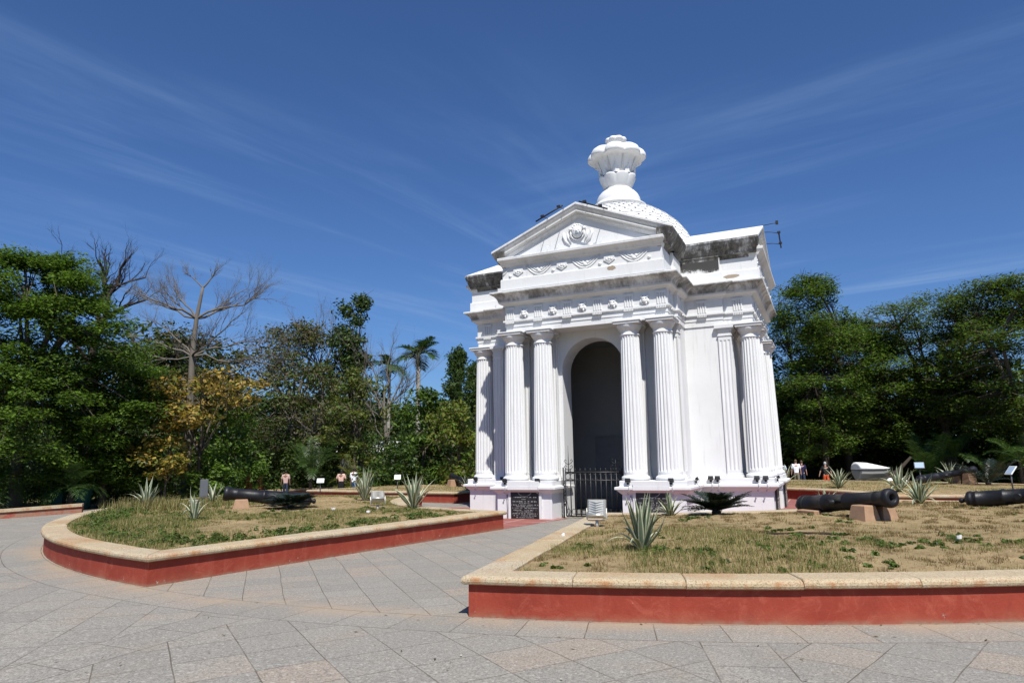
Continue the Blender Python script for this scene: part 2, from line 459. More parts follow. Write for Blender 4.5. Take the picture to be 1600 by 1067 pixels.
    dust = M.math('MULTIPLY', M.ramp(M.math('ABSOLUTE', M.math('SUBTRACT', r, 15.9)), 0.5, 0.02), M.ramp(g, 0.35, 0.6))
    c = M.mix(M.math('MULTIPLY', dust, 0.6), c, (0.36, 0.275, 0.19))
    c = M.mix(M.ramp(M.noise(0.9, 6, 0.75, dist=1.2), 0.60, 0.74, 0.0, 0.5), c, (0.155, 0.14, 0.122))
    c = M.mix(M.math('MULTIPLY', jt, M.ramp(M.noise(2.3, 4, 0.6), 0.3, 0.6, 0.4, 0.92)), c, M.mix(p, (0.075, 0.060, 0.045), (0.14, 0.108, 0.078)))
    M.col(c)
    h = M.math('ADD', M.math('SUBTRACT', M.math('MULTIPLY', f, 0.4), jt), M.math('MULTIPLY', f3, 0.8))
    M.bump(h, 0.6, 0.006)
    return M.m
MAT['paving'] = m_paving()

def m_redfloor():
    M = Mat('red_painted_floor', 0.75, 0.25)
    br = M.n.new('ShaderNodeTexBrick'); M.l.new(M.tc(), br.inputs['Vector'])
    br.inputs['Scale'].default_value = 1.0; br.inputs['Brick Width'].default_value = 0.9; br.inputs['Row Height'].default_value = 0.9
    br.inputs['Mortar Size'].default_value = 0.016; br.offset = 0.0
    br.inputs['Color1'].default_value = (0.25, 0.085, 0.07, 1); br.inputs['Color2'].default_value = (0.29, 0.105, 0.085, 1)
    br.inputs['Mortar'].default_value = (0.5, 0.36, 0.32, 1)
    n = M.noise(3, 5)
    M.col(M.mix(M.ramp(n, 0.5, 0.75, 0, 0.4), br.outputs['Color'], (0.42, 0.27, 0.22))); return M.m
MAT['redfloor'] = m_redfloor()

def m_soil():
    M = Mat('dry_bed_soil', 0.95, 0.1)
    a = M.noise(0.55, 5, 0.62); b = M.noise(5, 6, 0.7); c2 = M.noise(40, 4, 0.75); e = M.noise(1.6, 5, 0.65)
    c = M.mix(M.ramp(a, 0.35, 0.65), (0.37, 0.270, 0.145), (0.29, 0.222, 0.115))
    c = M.mix(M.ramp(e, 0.52, 0.72, 0, 0.65), c, (0.19, 0.155, 0.062))
    c = M.mix(M.ramp(M.noise(2.2, 6, 0.72, dist=0.6), 0.50, 0.68, 0, 0.6), c, (0.20, 0.145, 0.072))
    c = M.mix(M.ramp(b, 0.50, 0.70, 0, 0.8), c, (0.135, 0.085, 0.042))
    c = M.mix(M.ramp(M.noise(14, 5, 0.75), 0.56, 0.70, 0, 0.55), c, (0.11, 0.085, 0.045))
    c = M.mix(M.ramp(c2, 0.55, 0.75, 0, 0.6), c, (0.46, 0.35, 0.20))
    M.col(c)
    M.bump(M.math('ADD', M.math('MULTIPLY', b, 1.0), M.math('MULTIPLY', c2, 0.35)), 0.9, 0.05); return M.m
MAT['soil'] = m_soil()

def m_ground():
    M = Mat('park_ground', 0.95, 0.1)
    a = M.noise(0.12, 5, 0.6); b = M.noise(2.5, 6, 0.7)
    c = M.mix(M.ramp(a, 0.4, 0.6), (0.22, 0.165, 0.10), (0.085, 0.095, 0.035))
    c = M.mix(M.ramp(b, 0.5, 0.75, 0, 0.6), c, (0.09, 0.065, 0.035))
    M.col(c); M.bump(b, 0.8, 0.06); return M.m
MAT['ground'] = m_ground()

def m_leaf(name, c0, c1, trans=0.38, rough=0.5, spec=0.25):
    m = bpy.data.materials.new(name); m.use_nodes = True
    n, l = m.node_tree.nodes, m.node_tree.links
    b = n['Principled BSDF']; out = n['Material Output']
    g = n.new('ShaderNodeNewGeometry')
    mx = n.new('ShaderNodeMixRGB'); l.new(g.outputs['Random Per Island'], mx.inputs[0])
    mx.inputs[1].default_value = (*c0, 1); mx.inputs[2].default_value = (*c1, 1)
    l.new(mx.outputs[0], b.inputs['Base Color'])
    b.inputs['Roughness'].default_value = rough; b.inputs['Specular IOR Level'].default_value = spec
    t = n.new('ShaderNodeBsdfTranslucent')
    br = n.new('ShaderNodeMixRGB'); br.blend_type = 'MULTIPLY'; br.inputs[0].default_value = 1
    l.new(mx.outputs[0], br.inputs[1]); br.inputs[2].default_value = (1.25, 1.35, 0.7, 1)
    l.new(br.outputs[0], t.inputs['Color'])
    s = n.new('ShaderNodeMixShader'); s.inputs[0].default_value = trans
    l.new(b.outputs[0], s.inputs[1]); l.new(t.outputs[0], s.inputs[2]); l.new(s.outputs[0], out.inputs[0])
    return m
L = {
 'mid':   m_leaf('leaf_mid_green', (0.056, 0.104, 0.018), (0.120, 0.180, 0.034)),
 'fresh': m_leaf('leaf_fresh_green', (0.082, 0.160, 0.016), (0.150, 0.235, 0.034)),
 'dark':  m_leaf('leaf_dark_green', (0.022, 0.043, 0.012), (0.052, 0.086, 0.020)),
 'olive': m_leaf('leaf_olive', (0.052, 0.060, 0.018), (0.098, 0.102, 0.032)),
 'yellow':m_leaf('leaf_yellow_orange', (0.34, 0.20, 0.045), (0.48, 0.36, 0.09)),
 'lime':  m_leaf('leaf_yellow_green', (0.115, 0.135, 0.022), (0.19, 0.19, 0.035)),
 'palm':  m_leaf('palm_leaf', (0.030, 0.066, 0.014), (0.070, 0.120, 0.028), 0.2, 0.4, 0.4),
 'brown': m_leaf('leaf_dry_brown', (0.10, 0.075, 0.045), (0.16, 0.12, 0.07)),
 'straw': m_leaf('straw_grass', (0.30, 0.225, 0.10), (0.42, 0.33, 0.17), 0.15, 0.8, 0.1),
 'gstraw':m_leaf('greenish_dry_grass', (0.17, 0.165, 0.06), (0.26, 0.235, 0.09), 0.2, 0.8, 0.1),
 'grass': m_leaf('green_grass', (0.062, 0.092, 0.022), (0.13, 0.155, 0.042), 0.2, 0.7, 0.15),
 'dgrass':m_leaf('brown_grass', (0.115, 0.075, 0.035), (0.19, 0.125, 0.06), 0.15, 0.8, 0.1),
 'agave': m_leaf('agave_green', (0.085, 0.12, 0.075), (0.15, 0.19, 0.12), 0.08, 0.45, 0.4),
 'cream': m_leaf('agave_cream_margin', (0.42, 0.44, 0.29), (0.56, 0.56, 0.40), 0.08, 0.45, 0.4),
 'cycad': m_leaf('cycad_leaf', (0.010, 0.017, 0.011), (0.028, 0.042, 0.024), 0.08, 0.4, 0.45),
}
def m_bark(name, c0, c1):
    M = Mat(name, 0.9, 0.15)
    n = M.noise(6, 6, 0.7, stretch=(1, 1, 0.25))
    M.col(M.mix(n, c0, c1)); M.bump(n, 0.7, 0.03); return M.m
MAT['bark'] = m_bark('brown_bark', (0.06, 0.048, 0.038), (0.16, 0.13, 0.10))
MAT['barkgrey'] = m_bark('grey_bark', (0.10, 0.088, 0.072), (0.21, 0.185, 0.155))
MAT['barkdark'] = m_bark('dark_bark', (0.022, 0.018, 0.015), (0.07, 0.055, 0.042))
MAT['palmtrunk'] = m_bark('pale_palm_trunk', (0.26, 0.24, 0.21), (0.40, 0.37, 0.32))

def ccw(poly):
    a = sum(poly[i-1][0]*poly[i][1] - poly[i][0]*poly[i-1][1] for i in range(len(poly)))
    return list(poly) if a > 0 else list(reversed(poly))
def LP(poly): return ccw([(u, -v) for u, v in poly])
def rot90(poly, k):
    for _ in range(k): poly = [(v, -u) for u, v in poly]
    return poly

# ------------------------------------------------------------------ ground, paving, planter beds
def dip(R):
    t = min(1, max(0, (R - 17.0) / 9.0)); t = t * t * (3 - 2 * t)
    return -0.32 * t

def polar_sheet(name, radii, degs, zf, mat, closed=True):
    me = MB(); nA = len(degs)
    vs = []
    for R in radii:
        for d in degs:
            x, y = pol(R, d); vs.append((x, y, zf(R, d)))
    fs = []
    for i in range(len(radii) - 1):
        for j in range(nA if closed else nA - 1):
            k = (j + 1) % nA
            fs.append((i*nA+j, (i+1)*nA+j, (i+1)*nA+k, i*nA+k))
    me.add(vs, fs, 0, True)
    o = me.build(name, mat)
    o.location = (MX, MY, 0); o.rotation_euler = (0, 0, -TH)
    return o

degs = [i * 4 for i in range(90)]
g = polar_sheet('ground', [0.5, 8, 16, 17, 19, 21, 23, 25, 28, 34, 45, 60, 90, 150, 300, 800], degs, lambda R, d: dip(R) - 0.03, MAT['ground'])
tag(g, kind='structure')
g = polar_sheet('paving', [0.3, 4, 7.4, 16, 17, 18, 19, 20, 21, 22, 23, 24, 25.0], degs, lambda R, d: dip(R), MAT['paving'])
tag(g, kind='structure')
rf = MB()
for k in range(4):
    ds = [9 + i * 4 for i in range(19)]
    vs = []; n = len(ds)
    for R in (4.2, 7.42):
        for d in ds: x, y = pol(R, d + 90 * k); vs.append((x, y, 0.005))
    rf.add(vs, [(j, n + j, n + j + 1, j + 1) for j in range(n - 1)])
o = rf.build('floor', MAT['redfloor']); o.location = (MX, MY, 0); o.rotation_euler = (0, 0, -TH)
tag(o, kind='structure')

R_IN, R_OUT, A0, A1 = 7.4, 15.85, 8.9, 81.1
def bed_loop(k, inset=0.0):
    pts = []
    ro, ri = R_OUT - inset, R_IN + inset
    da_o, da_i = math.degrees(inset / ro), math.degrees(inset / ri)
    n = 34
    for i in range(n + 1): pts.append((ro, A0 + da_o + (A1 - A0 - 2*da_o) * i / n))
    for i in range(1, 8): pts.append((ro + (ri - ro) * i / 8, A1 - (da_o + (da_i - da_o) * i / 8)))
    m = 18
    for i in range(m + 1): pts.append((ri, A1 - da_i - (A1 - A0 - 2*da_i) * i / m))
    for i in range(1, 8): pts.append((ri + (ro - ri) * i / 8, A0 + (da_i + (da_o - da_i) * i / 8)))
    return ccw([pol(R, d + 90 * k) for R, d in pts])

def bed_z(u, v):
    R = math.hypot(u, v); d = math.degrees(math.atan2(u, v)) % 90
    e = min(R_OUT - 0.4 - R, R - R_IN - 0.4, R * math.radians(d - A0) - 0.4, R * math.radians(A1 - d) - 0.4)
    t = min(1, max(0, e / 1.2)); t = t * t * (3 - 2 * t)
    n = mnoise.noise(Vector((u * 0.45, v * 0.45, 1.7))); n2 = mnoise.noise(Vector((u * 1.9, v * 1.9, 7.1)))
    return 0.383 + t * (0.065 + 0.05 * n) + 0.022 * n2 * (0.3 + 0.7 * t)

bed_labels = [
 'dry sandy planter bed with red wall and stone coping right of the paved path',
 'greener planter bed with curved red wall left of the paved path to the arch',
 'planter bed behind the left side of the white pavilion with low red wall',
 'planter bed behind the right side of the white pavilion beyond the nearest cannon']
bed_k = [0, -1, -2, 1]
rng = random.Random(4)
for lab, k in zip(bed_labels, bed_k):
    root = empty('planter_bed', (MX, MY, 0), -TH, lab, 'planter', 'planter beds around the pavilion')
    loop = bed_loop(k)
    w = MB()
    inner = offset_poly(loop, -0.24); n = len(loop)
    vs = [(p[0], p[1], z) for z in (-0.05, 0.327) for p in loop] + [(p[0], p[1], 0.327) for p in inner]
    fs = []
    for j in range(n):
        q = (j + 1) % n
        fs += [(j, q, n+q, n+j), (n+j, n+q, 2*n+q, 2*n+j)]
    w.add(vs, fs); w.build('wall', MAT['redwall'], root)
    # coping stones, each a short loft along the loop
    prof = [(-0.37, 0.28), (0.035, 0.330), (0.058, 0.342), (0.066, 0.365), (0.062, 0.390), (0.042, 0.412), (0.010, 0.421), (-0.35, 0.421), (-0.37, 0.413)]
    rails = [offset_poly(loop, d) for d, z in prof]
    cum = [0]
    for j in range(n): cum.append(cum[-1] + math.dist(loop[j], loop[(j+1) % n]))
    def at(rail, s):
        s = s % cum[-1]
        for j in range(n):
            if s <= cum[j+1] + 1e-9:
                t = (s - cum[j]) / max(1e-9, cum[j+1] - cum[j]); a, b = rail[j], rail[(j+1) % n]
                return (a[0] + (b[0]-a[0]) * t, a[1] + (b[1]-a[1]) * t)
    # break points at the four sharp corners
    corners = [j for j in range(n) if (Vector(loop[j]) - Vector(loop[j-1])).normalized().dot((Vector(loop[(j+1) % n]) - Vector(loop[j])).normalized()) < 0.8]
    cs = sorted(cum[j] for j in corners)
    c = MB()
    for i in range(len(cs)):
        s0, s1 = cs[i], cs[(i+1) % len(cs)]
        if s1 <= s0: s1 += cum[-1]
        m = max(1, round((s1 - s0) / 1.08))
        for q in range(m):
            a, b = s0 + (s1-s0) * q / m, s0 + (s1-s0) * (q+1) / m
            ga = 0.003 if q else 0.0015; gb = 0.003 if q < m-1 else 0.0015
            dz = rng.uniform(-0.004, 0.004); dd = rng.uniform(-0.003, 0.003)
            rings = []
            ss = [a + ga, a + ga + 0.008] + [a + (b-a) * t for t in (0.25, 0.5, 0.75)] + [b - gb - 0.008, b - gb]
            for qi, s in enumerate(ss):
                sh = 0.008 if qi in (0, len(ss)-1) else 0
                rg = []
                for pi, (d, z) in enumerate(prof):
                    x, y = at(rails[pi], s)
                    rg.append((x, y, z + dz - (sh if z > 0.37 else 0)))
                rings.append(rg)
            c.loft(rings)
    c.build('coping', MAT['coping'], root)
    s = MB(); NR, NA = (150, 200) if k in (0, -1) else (50, 80); vs = []
    for i in range(NR + 1):
        for j in range(NA + 1):
            R = R_IN + 0.30 + (R_OUT - R_IN - 0.60) * i / NR
            da = math.degrees(0.30 / R)
            d = A0 + da + (A1 - A0 - 2*da) * j / NA + 90 * k
            x, y = pol(R, d); z = bed_z(x, -y)
            if NR > 100:
                q = mnoise.noise(Vector((x * 6.5, y * 6.5, 3.3))); q2 = mnoise.noise(Vector((x * 2.6, y * 2.6, 5.3)))
                z += 0.030 * max(0, q + 0.35 * q2 - 0.12)
            vs.append((x, y, z))
    s.add(vs, [(i*(NA+1)+j, (i+1)*(NA+1)+j, (i+1)*(NA+1)+j+1, i*(NA+1)+j+1) for i in range(NR) for j in range(NA)], 0, True)
    o = s.build('soil', MAT['soil']); o.location = (MX, MY, 0); o.rotation_euler = (0, 0, -TH)
    tag(o, kind='structure')

# ------------------------------------------------------------------ the pavilion
PAV = empty('pavilion', (MX, MY, 0), -TH, 'white domed classical pavilion with fluted columns and pediments over an arched doorway', 'monument')
def quarter(obj):                       # copies of a part for the other three fronts
    out = [obj]
    for k in range(1, 4):
        c = copy_tree(obj, PAV)
        c.rotation_euler = (0, 0, obj.rotation_euler.z + k * math.pi / 2)
        c.location = Matrix.Rotation(k * math.pi / 2, 3, 'Z') @ obj.location
        out.append(c)
    return out

# plinth: four L-shaped pedestals
ped = LP([(0.99, 4.56), (2.64, 4.56), (2.64, 2.64), (4.56, 2.64), (4.56, 0.99), (3.3, 0.99), (3.3, 2.2), (2.2, 2.2), (2.2, 3.3), (0.99, 3.3)])
m = MB(); m.sweep(ped, [(0, -0.05), (0, 0.675), (0.025, 0.69), (0.03, 0.70), (0.095, 0.765), (0.105, 0.785), (0.155, 0.80), (0.16, 0.81), (0.16, 0.862), (0.15, 0.872), (0.07, 0.882), (0.05, 0.892), (0.05, 1.022), (0.042, 1.03)])
quarter(m.build('plinth', MAT['plaster'], PAV))

# walls with the room inside
AW = 0.93; PB = 3.62; BW = 2.46
wall = LP([(AW, PB), (BW, PB), (BW, BW), (PB, BW), (PB, AW), (2.9, AW), (2.9, 2.0), (2.0, 2.0), (2.0, 2.9), (AW, 2.9)])
m = MB(); m.prism(wall, -0.04, 5.32)
wl_ = m.build('wall', MAT['plaster'], PAV)
quarter(wl_)
# arch heads: spandrel over each opening
m = MB(); SPR = 4.15; n = 20
arc = [(-AW * math.cos(math.pi * i / n), SPR + AW * math.sin(math.pi * i / n)) for i in range(n + 1)]
vs = []
for v in (PB, 2.9):
    for u, z in arc: vs.append((u, -v, z))
    for u, z in arc: vs.append((u, -v, 5.32))
N = n + 1; fs = []
for i in range(n):
    fs.append((i, i+1, N+i+1, N+i)); fs.append((2*N+i, 3*N+i, 3*N+i+1, 2*N+i+1))
    fs.append((i, 2*N+i, 2*N+i+1, i+1))
m.add(vs, fs); quarter(m.build('arch', MAT['plaster'], PAV))
# room lining (walls, ceiling, floor), colour darkened to stand for the room's shade
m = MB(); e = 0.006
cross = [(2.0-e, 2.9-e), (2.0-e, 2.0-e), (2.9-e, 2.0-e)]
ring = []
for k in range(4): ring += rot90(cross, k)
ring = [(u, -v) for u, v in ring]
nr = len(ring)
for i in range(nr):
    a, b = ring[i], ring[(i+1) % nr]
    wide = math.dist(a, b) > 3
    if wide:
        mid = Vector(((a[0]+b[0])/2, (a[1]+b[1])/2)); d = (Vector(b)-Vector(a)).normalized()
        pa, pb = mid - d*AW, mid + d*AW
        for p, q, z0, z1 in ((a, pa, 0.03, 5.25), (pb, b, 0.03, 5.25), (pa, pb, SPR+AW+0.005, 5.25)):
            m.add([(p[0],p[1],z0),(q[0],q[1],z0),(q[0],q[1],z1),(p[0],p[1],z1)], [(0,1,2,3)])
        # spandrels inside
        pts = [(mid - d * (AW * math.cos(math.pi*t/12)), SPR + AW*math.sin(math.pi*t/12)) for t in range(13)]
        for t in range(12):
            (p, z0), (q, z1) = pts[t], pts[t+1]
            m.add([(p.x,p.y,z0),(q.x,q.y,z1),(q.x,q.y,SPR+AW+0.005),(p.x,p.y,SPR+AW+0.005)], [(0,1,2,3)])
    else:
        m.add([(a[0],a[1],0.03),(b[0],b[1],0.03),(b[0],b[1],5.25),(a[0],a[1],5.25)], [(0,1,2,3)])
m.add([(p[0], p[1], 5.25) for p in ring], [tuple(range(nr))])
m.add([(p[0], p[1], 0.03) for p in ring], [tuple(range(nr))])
m.build('room_shade_lining', MAT['inner'], PAV)
# panelled doors closing the other three openings
m = MB()
m.box((-AW, 3.20, 0.03), (AW, 3.26, 5.0))
for s in (-1, 1):
    for z0, z1 in ((0.15, 0.75), (0.85, 1.75), (1.85, 2.6)):
        m.box((s*0.47-0.36, 3.17, z0), (s*0.47+0.36, 3.2, z1))
        m.box((s*0.47-0.28, 3.155, z0+0.08), (s*0.47+0.28, 3.17, z1-0.08))
d0 = m.build('door', MAT['door'], PAV)
for k in (1, 3):
    c = copy_tree(d0, PAV); c.rotation_euler = (0, 0, k * math.pi / 2)

m = MB(); m.box((-2.885, -0.70, 0.035), (2.885, -0.64, 5.245)); m.build('added_partition', MAT['added_partition'], PAV)  # wall added to keep the view through the arch evenly dark
c = copy_tree(d0, PAV); c.location = (0, -3.97, 0.0); c.scale = (1, 1, 0.46)
# antae (fluted piers behind the columns)
def flute_edge(a, b, nf, depth, out):
    a, b = Vector(a), Vector(b); d = b - a; L_ = d.length; d.normalize(); nrm = Vector((d.y, -d.x)) * out
    pts = [a]; w = L_ / (nf + (nf + 1) * 0.35); x = 0.35 * w
    for i in range(nf):
        for t in range(5):
            pts.append(a + d * (x + w * t / 4) - nrm * depth * math.sin(math.pi * t / 4))
        x += w * 1.35
    pts.append(b); return [tuple(p) for p in pts]
def anta(u0, u1, v0, v1, side):
    f = flute_edge((u0, -v1), (u1, -v1), 5, 0.022, 1)
    if side > 0: g_ = flute_edge((u1, -v1), (u1, -v0), 3, 0.02, 1)[1:]
    else: g_ = [(u1, -v0)]
    if side < 0:
        h = flute_edge((u0, -v0), (u0, -v1), 3, 0.02, 1)[:-1]
    else: h = [(u0, -v0)]
    poly = f + g_ + h
    m = MB(); sm = [(u0, -v1), (u1, -v1), (u1, -v0), (u0, -v0)]
    m.prism(sm, 1.02, 1.24); m.prism(poly, 1.24, 4.86); m.prism(sm, 4.86, 4.98)
    for d_, z0, z1 in ((0.02, 4.98, 5.02), (0.0, 5.02, 5.12), (0.03, 5.12, 5.17), (0.06, 5.17, 5.2), (0.085, 5.2, 5.295)):
        m.prism(offset_poly(ccw(sm), d_), z0, z1)
    for d_, z0, z1 in ((0.05, 1.015, 1.10), (0.025, 1.10, 1.15)):
        m.prism(offset_poly(ccw(sm), d_), z0, z1)
    return m
for s in (-1, 1):
    a, b = sorted((s * 1.93, s * 2.51)); quarter(anta(a, b, 3.40, 3.75, s).build('pilaster', MAT['plaster_col'], PAV))
    a, b = sorted((s * 1.05, s * 1.57)); quarter(anta(a, b, 3.56, 3.75, 0).build('pilaster', MAT['plaster_col'], PAV))

# columns
def column_mesh():
    nf = 20; per = 8; n = nf * per
    def rr(z):
        t = max(0.0, (z - 1.17) / 3.73)
        return 0.315 - 0.062 * (t ** 1.35)
    rings = []
    zs = [(1.165, 0), (1.24, 0), (1.262, 0.35), (1.285, 0.8), (1.31, 1)] + [(1.31 + 3.52 * i / 8, 1) for i in range(1, 9)] + [(4.855, 0.8), (4.875, 0.35), (4.885, 0), (4.91, 0)]
    for z, dep in zs:
        rg = []
        for j in range(n):
            ph = (j % per) / per
            fl = math.sin(math.pi * (ph - 0.14) / 0.86) if ph > 0.14 else 0
            r = rr(z) * (1 - 0.105 * dep * fl)
            a = 2 * math.pi * j / n
            rg.append((r * math.cos(a), r * math.sin(a), z))
        rings.append(rg)
    m = MB(); m.loft(rings); return m
colm = column_mesh().build('column', MAT['plaster_col'], PAV)
m = MB(); m.lathe([(0.30, 1.025), (0.345, 1.03), (0.37, 1.05), (0.378, 1.085), (0.368, 1.12), (0.345, 1.14), (0.325, 1.145), (0.325, 1.16), (0.312, 1.18)], 40)
m.build('base', MAT['plaster_col'], colm)
m = MB(); m.lathe([(0.252, 4.90), (0.268, 4.905), (0.272, 4.92), (0.268, 4.935), (0.252, 4.94), (0.252, 5.03), (0.266, 5.035), (0.27, 5.05), (0.28, 5.055), (0.284, 5.07), (0.30, 5.08), (0.325, 5.12), (0.342, 5.165), (0.345, 5.2), (0.338, 5.205)], 40)
m.bevbox((-0.36, -0.36, 5.203), (0.36, 0.36, 5.265), 0.006); m.bevbox((-0.385, -0.385, 5.265), (0.385, 0.385, 5.302), 0.006)
m.build('capital', MAT['plaster_col'], colm)
first = True
for s in (-2.2, -1.29, 1.29, 2.2):
    if first: c = colm; first = False
    else: c = copy_tree(colm, PAV)
    c.location = (s, -4.23, 0)
    quarter(c)

# entablature
PW, PP = 2.39, 4.35
arm = [(PW, PP), (PW, 3.56), (2.49, 3.56), (2.49, 2.49), (3.56, 2.49), (3.56, PW), (PP, PW)]
plan = []
for k in range(4): plan += rot90(arm, k)
plan = LP(plan)
m = MB(); m.sweep(plan, [(0, 5.30), (0, 5.46), (0.018, 5.465), (0.018, 5.60), (0.03, 5.612), (0.07, 5.62), (0.07, 5.668), (0.02, 5.675), (0.02, 6.08), (0.03, 6.09), (0.045, 6.10)])
m.build('entablature', MAT['plaster'], PAV)
m = MB(); m.sweep(plan, [(0.03, 6.095), (0.05, 6.105), (0.09, 6.15), (0.15, 6.175), (0.165, 6.178), (0.168, 6.215), (0.178, 6.218), (0.19, 6.27), (0.22, 6.33), (0.27, 6.385), (0.325, 6.42), (0.345, 6.43), (0.37, 6.44), (0.372, 6.485), (0.36, 6.497), (0.10, 6.56), (0.04, 6.565)])
m.build('main_cornice', MAT['plaster_cornice'], PAV)
PWA, PPA = 2.36, 4.58
plan_a = []
for k in range(4): plan_a += rot90([(PWA, PPA), (PWA, 3.56), (2.46, 3.56), (2.46, 2.46), (3.56, 2.46), (3.56, PWA), (PPA, PWA)], k)
plan_a = LP(plan_a)
m = MB(); m.sweep(plan_a, [(0.06, 6.53), (0.06, 6.84), (0.05, 6.865), (0.012, 6.87), (0.012, 7.30)])
att = m.build('attic', MAT['plaster_attic'], PAV)
m = MB(); rows = []
for d, z in [(0.0, 7.20), (0.03, 7.245), (0.055, 7.27), (0.07, 7.275), (0.08, 7.30), (0.11, 7.34), (0.16, 7.38), (0.18, 7.395), (0.20, 7.41), (0.205, 7.475), (0.195, 7.49), (-0.02, 7.50)]:
    ue = 2.375 + 0.42 * max(0, d)
    rows.append([(-ue, -PPA + 0.2, z), (-ue, -PPA - d, z), (ue, -PPA - d, z), (ue, -PPA + 0.2, z)])
m.loft(rows)
quarter(m.build('attic_cornice', MAT['plaster_rake'], PAV))

# triglyphs with guttae (front face set; shared on the four fronts and the arm sides)
def triglyph():
    m = MB()
    for i in range(4):
        x = (i - 1.5) * 0.068
        m.loft([[(x-0.026, -0.0, z), (x-0.012, -0.028, z), (x+0.012, -0.028, z), (x+0.026, 0.0, z)] for z in (5.70, 5.99)])
    m.box((-0.145, -0.032, 5.99), (0.145, 0.0, 6.05))
    for i in range(6):
        x = (i - 2.5) * 0.046
        m.loft([[(x-0.016+t, -0.075, z), (x+0.016-t, -0.075, z), (x+0.016-t, -0.03, z), (x-0.016+t, -0.03, z)] for z, t in ((5.565, 0), (5.612, 0.006))])
    return m
tri = triglyph().build('triglyph', MAT['plaster'], PAV)
first = True
spots = [(s, PP + 0.02, 0) for s in (-2.24, -1.345, -0.45, 0.45, 1.345, 2.24)]
for s, v, _ in spots:
    t = tri if first else copy_tree(tri, PAV); first = False
    t.location = (s, -v, 0); quarter(t)
for k in range(4):                     # on the sides of the arms
    for su, vv in ((1, 3.98), (1, 3.0), (-1, 3.98), (-1, 3.0)):
        off = (PW if vv > 3.5 else 2.49) + 0.02
        t = copy_tree(tri, PAV)
        a = k * math.pi / 2
        t.location = Matrix.Rotation(a, 3, 'Z') @ Vector((su * off, -vv, 0))
        t.rotation_euler = (0, 0, a + su * math.pi / 2)
# lion masks between the triglyphs
def mask():
    m = MB()
    m.ellip((0, -0.02, 5.84), (0.105, 0.05, 0.11), 12, 8)
    m.ellip((0, -0.075, 5.80), (0.052, 0.035, 0.045), 8, 6)
    m.ellip((0, -0.055, 5.865), (0.03, 0.03, 0.05), 8, 6)
    for s in (-1, 1):
        m.ellip((s*0.085, -0.03, 5.94), (0.038, 0.03, 0.045), 8, 6)
        m.ellip((s*0.05, -0.06, 5.885), (0.03, 0.02, 0.018), 8, 5)
        m.ellip((s*0.10, -0.02, 5.80), (0.035, 0.03, 0.06), 8, 6)
        m.ellip((s*0.045, -0.045, 5.74), (0.03, 0.025, 0.04), 8, 6)
    return m
mk = mask().build('lion_mask', MAT['plaster'], PAV); first = True
for i in range(5):
    t = mk if first else copy_tree(mk, PAV); first = False
    t.location = (-1.79 + 0.895 * i, -(PP + 0.02), 0); quarter(t)

# festoon relief on the attic
m = MB(); yv = -(PPA + 0.014)
def arcpts(cx, z0, w, drop, y, n=14): return [(cx + w * (2*t/n - 1), y, z0 - drop * (1 - (2*t/n - 1) ** 2)) for t in range(n + 1)]
for cx in (-2.59, -1.19, 0.21, 1.61):
    for w, dr, r in ((0.42, 0.30, 0.022), (0.33, 0.235, 0.018), (0.25, 0.17, 0.018)):
        pts = [p for p in arcpts(cx, 7.20, w, dr, yv) if abs(p[0]) < 2.36]
        if len(pts) > 2: m.tube(pts, r, 5)
    if abs(cx) < 2.3:
        m.ellip((cx, yv, 7.0), (0.07, 0.03, 0.06), 8, 5); m.ellip((cx-0.06, yv, 7.06), (0.05, 0.025, 0.05), 8, 5); m.ellip((cx+0.06, yv, 7.06), (0.05, 0.025, 0.05), 8, 5)
        m.tube([(cx-0.2, yv, 6.90), (cx-0.08, yv, 6.915), (cx+0.05, yv, 6.895)], 0.018, 5)
for cx in (-1.86, -0.49, 0.91, 2.3):
    if cx < 2.2:
        sh = [(cx-0.15, 7.17), (cx-0.17, 7.03), (cx, 6.925), (cx+0.17, 7.03), (cx+0.15, 7.17)]
        m.loft([[(x, yv, z) for x, z in sh], [(cx + (x-cx)*0.93, yv-0.028, 7.06 + (z-7.06)*0.93) for x, z in sh]])
        for q in range(3): m.ellip((cx-0.07+0.07*q, yv-0.03, 7.05+0.02*(q % 2)), (0.034, 0.016, 0.045), 6, 5)
        m.ellip((cx, yv-0.03, 7.0), (0.05, 0.014, 0.02), 6, 5)
for cx in (-2.12, -0.76, 0.64, 2.03):
    m.ellip((cx, yv, 6.955), (0.05, 0.045, 0.05), 10, 7)
quarter(m.build('festoon_relief', MAT['plaster'], PAV))

# raking cornices and eaves: one profile run up both slopes and back along the sides
SL = 0.411; ZA = 8.86
prof = [(0.33, -0.002), (0.34, 0.008), (0.34, 0.06), (0.32, 0.066), (0.315, 0.09), (0.295, 0.13), (0.255, 0.175), (0.235, 0.20), (0.23, 0.205), (0.275, 0.212), (0.275, 0.246), (0.235, 0.25), (0.18, 0.27), (0.17, 0.31), (0.14, 0.35), (0.13, 0.36), (0.11, 0.41)]
def zz(u, drop): return ZA - drop - SL * abs(u)
def rake_pts(d, drop):
    u = PW - 0.03 + d; v = PP + d
    return u, v
m = MB(); rows = []
for d, dr in prof:
    u, v = rake_pts(d, dr); u_ = min(u, (ZA - dr - 7.495) / SL)
    rows.append([(-u_, -v, zz(u_, dr)), (0, -v, ZA - dr), (u_, -v, zz(u_, dr))])
m.loft(rows, close=False, cap=False)
quarter(m.build('raking_cornice', MAT['plaster_rake'], PAV))
eave = [(2.69, 0.0), (2.70, 0.008), (2.70, 0.055), (2.685, 0.065), (2.675, 0.10), (2.64, 0.17), (2.585, 0.25), (2.545, 0.31), (2.515, 0.36), (2.505, 0.40)]
